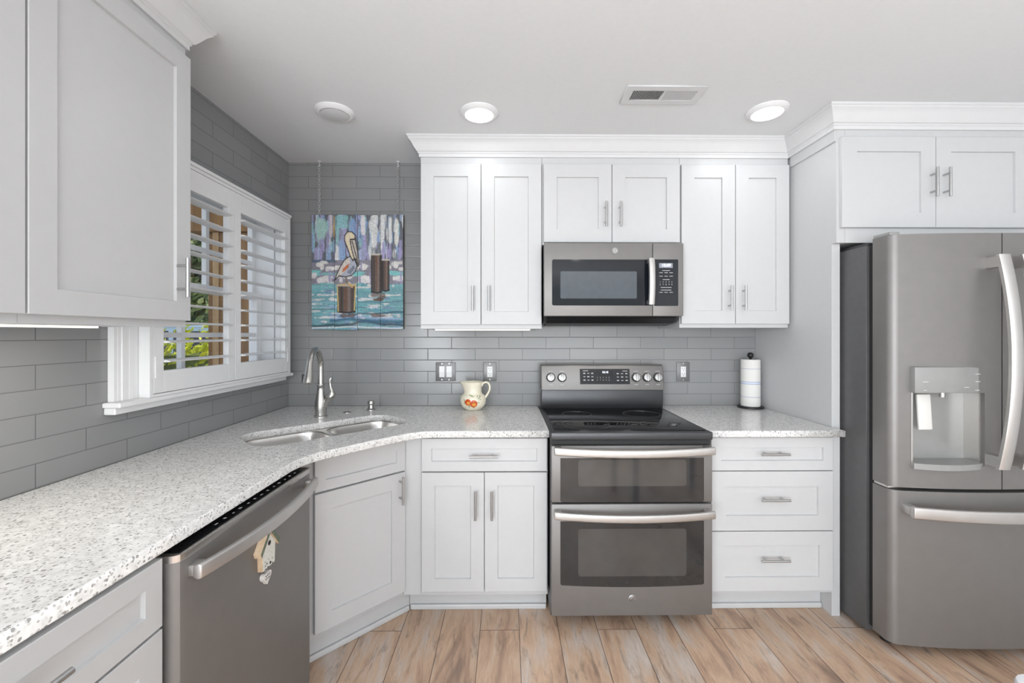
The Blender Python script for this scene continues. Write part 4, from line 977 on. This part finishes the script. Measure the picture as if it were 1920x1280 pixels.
# casing: fluted board on the left, head board, sill with return
b = MB()
for k in range(7):
    x_ = 1.478+k*.0135; b.prism([(XL+.0005, x_), (XL+.020+.006*math.sin(PI*k/6)+(.002 if k % 2 == 0 else 0), x_), (XL+.020+.006*math.sin(PI*k/6)+(.002 if k % 2 == 0 else 0), x_+.0135), (XL+.0005, x_+.0135)], 'z', 1.1305, 2.063)
b.build('casing_board', M['shut'], t, smooth=0)
b = MB(); b.box(XL+.0005, XL+.072, 1.478, 2.585, 2.0635, 2.078); b.build('head_casing', M['shut'], t, smooth=0, bevel=.003)
b = MB(); b.box(XL+.0005, XL+.062, 1.456, 2.625, 1.112, 1.130); b.box(XL+.0005, XL+.040, 1.462, 2.585, 1.088, 1.1118); b.build('window_sill', M['shut'], t, smooth=0, bevel=.004)

t = thing('plantation_shutters', 'pair of white louvered plantation shutters over the left window', 'shutters', (XL+.064, 1.574, 1.1305), PI/2)
# local: x -> +Y world, -y -> +X (towards room)
SH, SW = .932, 1.010
b = MB(); b.box(0, .016, 0, .062, 0, SH); b.box(SW-.016, SW, 0, .062, 0, SH); b.box(.016, SW-.016, 0, .062, SH-.014, SH); b.box(.016, SW-.016, 0, .062, 0, .010); b.box(.0161, .055, .030, .062, .011, SH-.0145); b.box(SW-.055, SW-.0161, .030, .062, .011, SH-.0145); b.build('shutter_frame', M['shut'], t, smooth=0)
for x0, x1 in ((.018, .486), (.490, SW-.018)):
    st = .046 if x0 < .1 else .044
    fr = MB(); T = .026
    fr.box(x0, x0+st, 0, T, .012, SH-.016); fr.box(x1-st, x1, 0, T, .012, SH-.016); fr.box(x0+st, x1-st, 0, T, .012, .094); fr.box(x0+st, x1-st, 0, T, SH-.104, SH-.016)
    p = fr.build('shutter_panel', M['shut'], t, smooth=0, bevel=.0015)
    zz0, zz1 = .094, SH-.104; n_ = 10; pitch = (zz1-zz0)/n_
    for k in range(n_):
        zc = zz0+pitch*(k+.5); sec = []
        for a in range(16):
            an = 2*PI*a/16; sec.append((.038*math.cos(an), .0052*math.sin(an)))
        ti = R(2); sec = [(y*math.cos(ti)-z*math.sin(ti)+T/2, y*math.sin(ti)+z*math.cos(ti)+zc) for y, z in sec]
        MB().prism(sec, 'x', x0+st+.001, x1-st-.001).build('louver', M['shut'], p, smooth=60)
    MB().box(x0+.004 if x0 < .1 else x1-.016, x0+.016 if x0 < .1 else x1-.004, -.004, -.0002, .07, .15).build('hinge', M['shut'], p, smooth=0)

# ------------------------------------------------------------------ outside the window
ZG = -.35
struct(MB().box(-30, 12, -20, 40, ZG-.1, ZG).build('ground', M['asphalt'], smooth=0))
def leaves(b, c, rad, n, size, rng, flat=None):
    for i in range(n):
        while True:
            p = Vector((rng.uniform(-1, 1), rng.uniform(-1, 1), rng.uniform(-1, 1)))
            if flat or p.length < 1: break
        if not flat: p = p.normalized()*(p.length**.45)
        q = Vector((c[0]+p.x*rad[0], c[1]+p.y*rad[1], c[2]+p.z*rad[2]))
        d = Vector((rng.uniform(-1, 1), rng.uniform(-1, 1), rng.uniform(-.6, .9))).normalized(); u = d.orthogonal().normalized(); w_ = d.cross(u); s_ = size*rng.uniform(.6, 1.3)
        b.add([q-u*s_, q+w_*s_*.5+d*s_*.1, q+u*s_, q-w_*s_*.5+d*s_*.1], [(0, 1, 2, 3)])
rng = random.Random(3)
t = thing('hedge', 'bright yellow-green clipped hedge outside the window', 'hedge', (-4.4, 4.6, ZG))
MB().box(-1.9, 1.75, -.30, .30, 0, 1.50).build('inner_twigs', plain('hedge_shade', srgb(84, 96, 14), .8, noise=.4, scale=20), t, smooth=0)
b = MB(); leaves(b, (0, 0, .82), (1.95, .40, .80), 15000, .036, rng, True)
for k in range(40): 
    x_ = rng.uniform(-1.8, 1.8); leaves(b, (x_, rng.uniform(-.2, .2), 1.72), (.05, .05, .12), 14, .028, rng)
b.build('leaves', M['hedge'], t, smooth=0)
def tree(label, x, y, h, cr, seed):
    r_ = random.Random(seed); t = thing('tree', label, 'tree', (x, y, ZG), 0, 'trees beyond the hedge')
    b = MB(); b.tube([(0, 0, 0), (.05, .03, h*.3), (.0, .1, h*.62)], [.20, .15, .08], 10)
    for k in range(6):
        a = k*1.05; b.tube([(.02, .05, h*(.3+.04*k)), (cr*.35*math.cos(a), cr*.35*math.sin(a), h*.55), (cr*.7*math.cos(a), cr*.7*math.sin(a), h*.72)], [.07, .045, .02], 7)
    b.build('trunk', M['bark'], t)
    b = MB()
    for k in range(26):
        a = r_.uniform(0, 6.28); q = r_.uniform(0, .75)*cr; leaves(b, (q*math.cos(a), q*math.sin(a), h*r_.uniform(.26, .98)), (cr*.42, cr*.42, h*.13), 520, .16, r_)
    b.build('crown', M['leaf'], t, smooth=0)
tree('leafy green tree beyond the parked car', -11.3, 15.6, 6.4, 3.0, 1)
tree('leafy green tree beside the brown post', -16.6, 24.5, 8.5, 3.0, 2)
tree('tall leafy green tree seen through the upper left louvers', -22.5, 19.0, 8.0, 3.6, 4)
# parked car (long side towards the house)
t = thing('car', 'silver blue car parked behind the hedge outside the window', 'car', (-7.6, 9.2, ZG), R(12)); t.scale = (1.1, 1.1, 1.13)
prof = [(-2.3, .35), (-2.32, .75), (-2.2, .98), (-1.55, 1.08), (-1.0, 1.58), (-.8, 1.66), (1.35, 1.68), (1.75, 1.60), (2.15, 1.05), (2.3, .95), (2.32, .4), (2.2, .3), (-2.2, .3)]
cb = MB().prism(prof, 'y', -.9, .9).build('body', M['carpaint'], t, bevel=.06, seg=3, smooth=50)
for poly in ([(-1.28, 1.10), (-.86, 1.54), (-.25, 1.58), (-.25, 1.10)], [(-.17, 1.10), (-.17, 1.58), (.72, 1.58), (.72, 1.10)], [(.80, 1.10), (.80, 1.58), (1.42, 1.57), (1.70, 1.42), (1.88, 1.10)]):
    for s_ in (-1, 1): MB().prism(poly, 'y', s_*.899, s_*.908).build('side_window', M['carglass'], cb, smooth=0)
for x_ in (-1.45, 1.42):
    for s_ in (-1, 1):
        wv = MB().cyl((x_, s_*.72, .34), (x_, s_*.93, .34), .34, 24).build('wheel', M['tyre'], t)
        MB().cyl((x_, s_*.931, .34), (x_, s_*.94, .34), .2, 16).build('hubcap', M['steel'], wv)
# porch post and beam in brown wood
t = thing('porch_post', 'wide brown wooden porch post outside the window', 'post', (-2.31, 3.62, ZG))
b = MB()
for x0, x1, y0 in ((-.19, -.135, .02), (-.085, -.002, .0), (.0, .09, .0), (.092, .30, .0)): b.box(x0, x1, y0-.05, .09, 0, 2.56)
b.build('boards', M['postwood'], t, smooth=0, bevel=.004)
MB().box(-.134, -.086, -.058, .088, 0, 2.56).build('pale_strip', M['postwood2'], t, smooth=0)
o = MB().box(-6.0, -1.6, -.08, .10, 0, .42).build('porch_beam', M['postwood'], None, (0, 3.62, 2.212), smooth=0, bevel=.004); tag(o, 'brown wooden porch beam on top of the post outside the window', 'beam')

# white distressed table whose corner shows at the lower right
t = thing('side_table', 'white distressed table with only its rounded corner showing at lower right', 'table', (1.30, .46, 0))
MB().prism(rrect(-.404, .40, -.45, .304, .035, 5), 'z', .722, .75).build('tabletop', plain('distressed_white_paint', srgb(222, 222, 224), .5, noise=.10, scale=22), t, bevel=.006)
for sx_ in (-.35, .35):
    for sy_ in (-.40, .25): MB().prism(rrect(sx_-.025, sx_+.025, sy_-.025, sy_+.025, .005, 2), 'z', 0, .7215).build('leg', M['trim'], t)
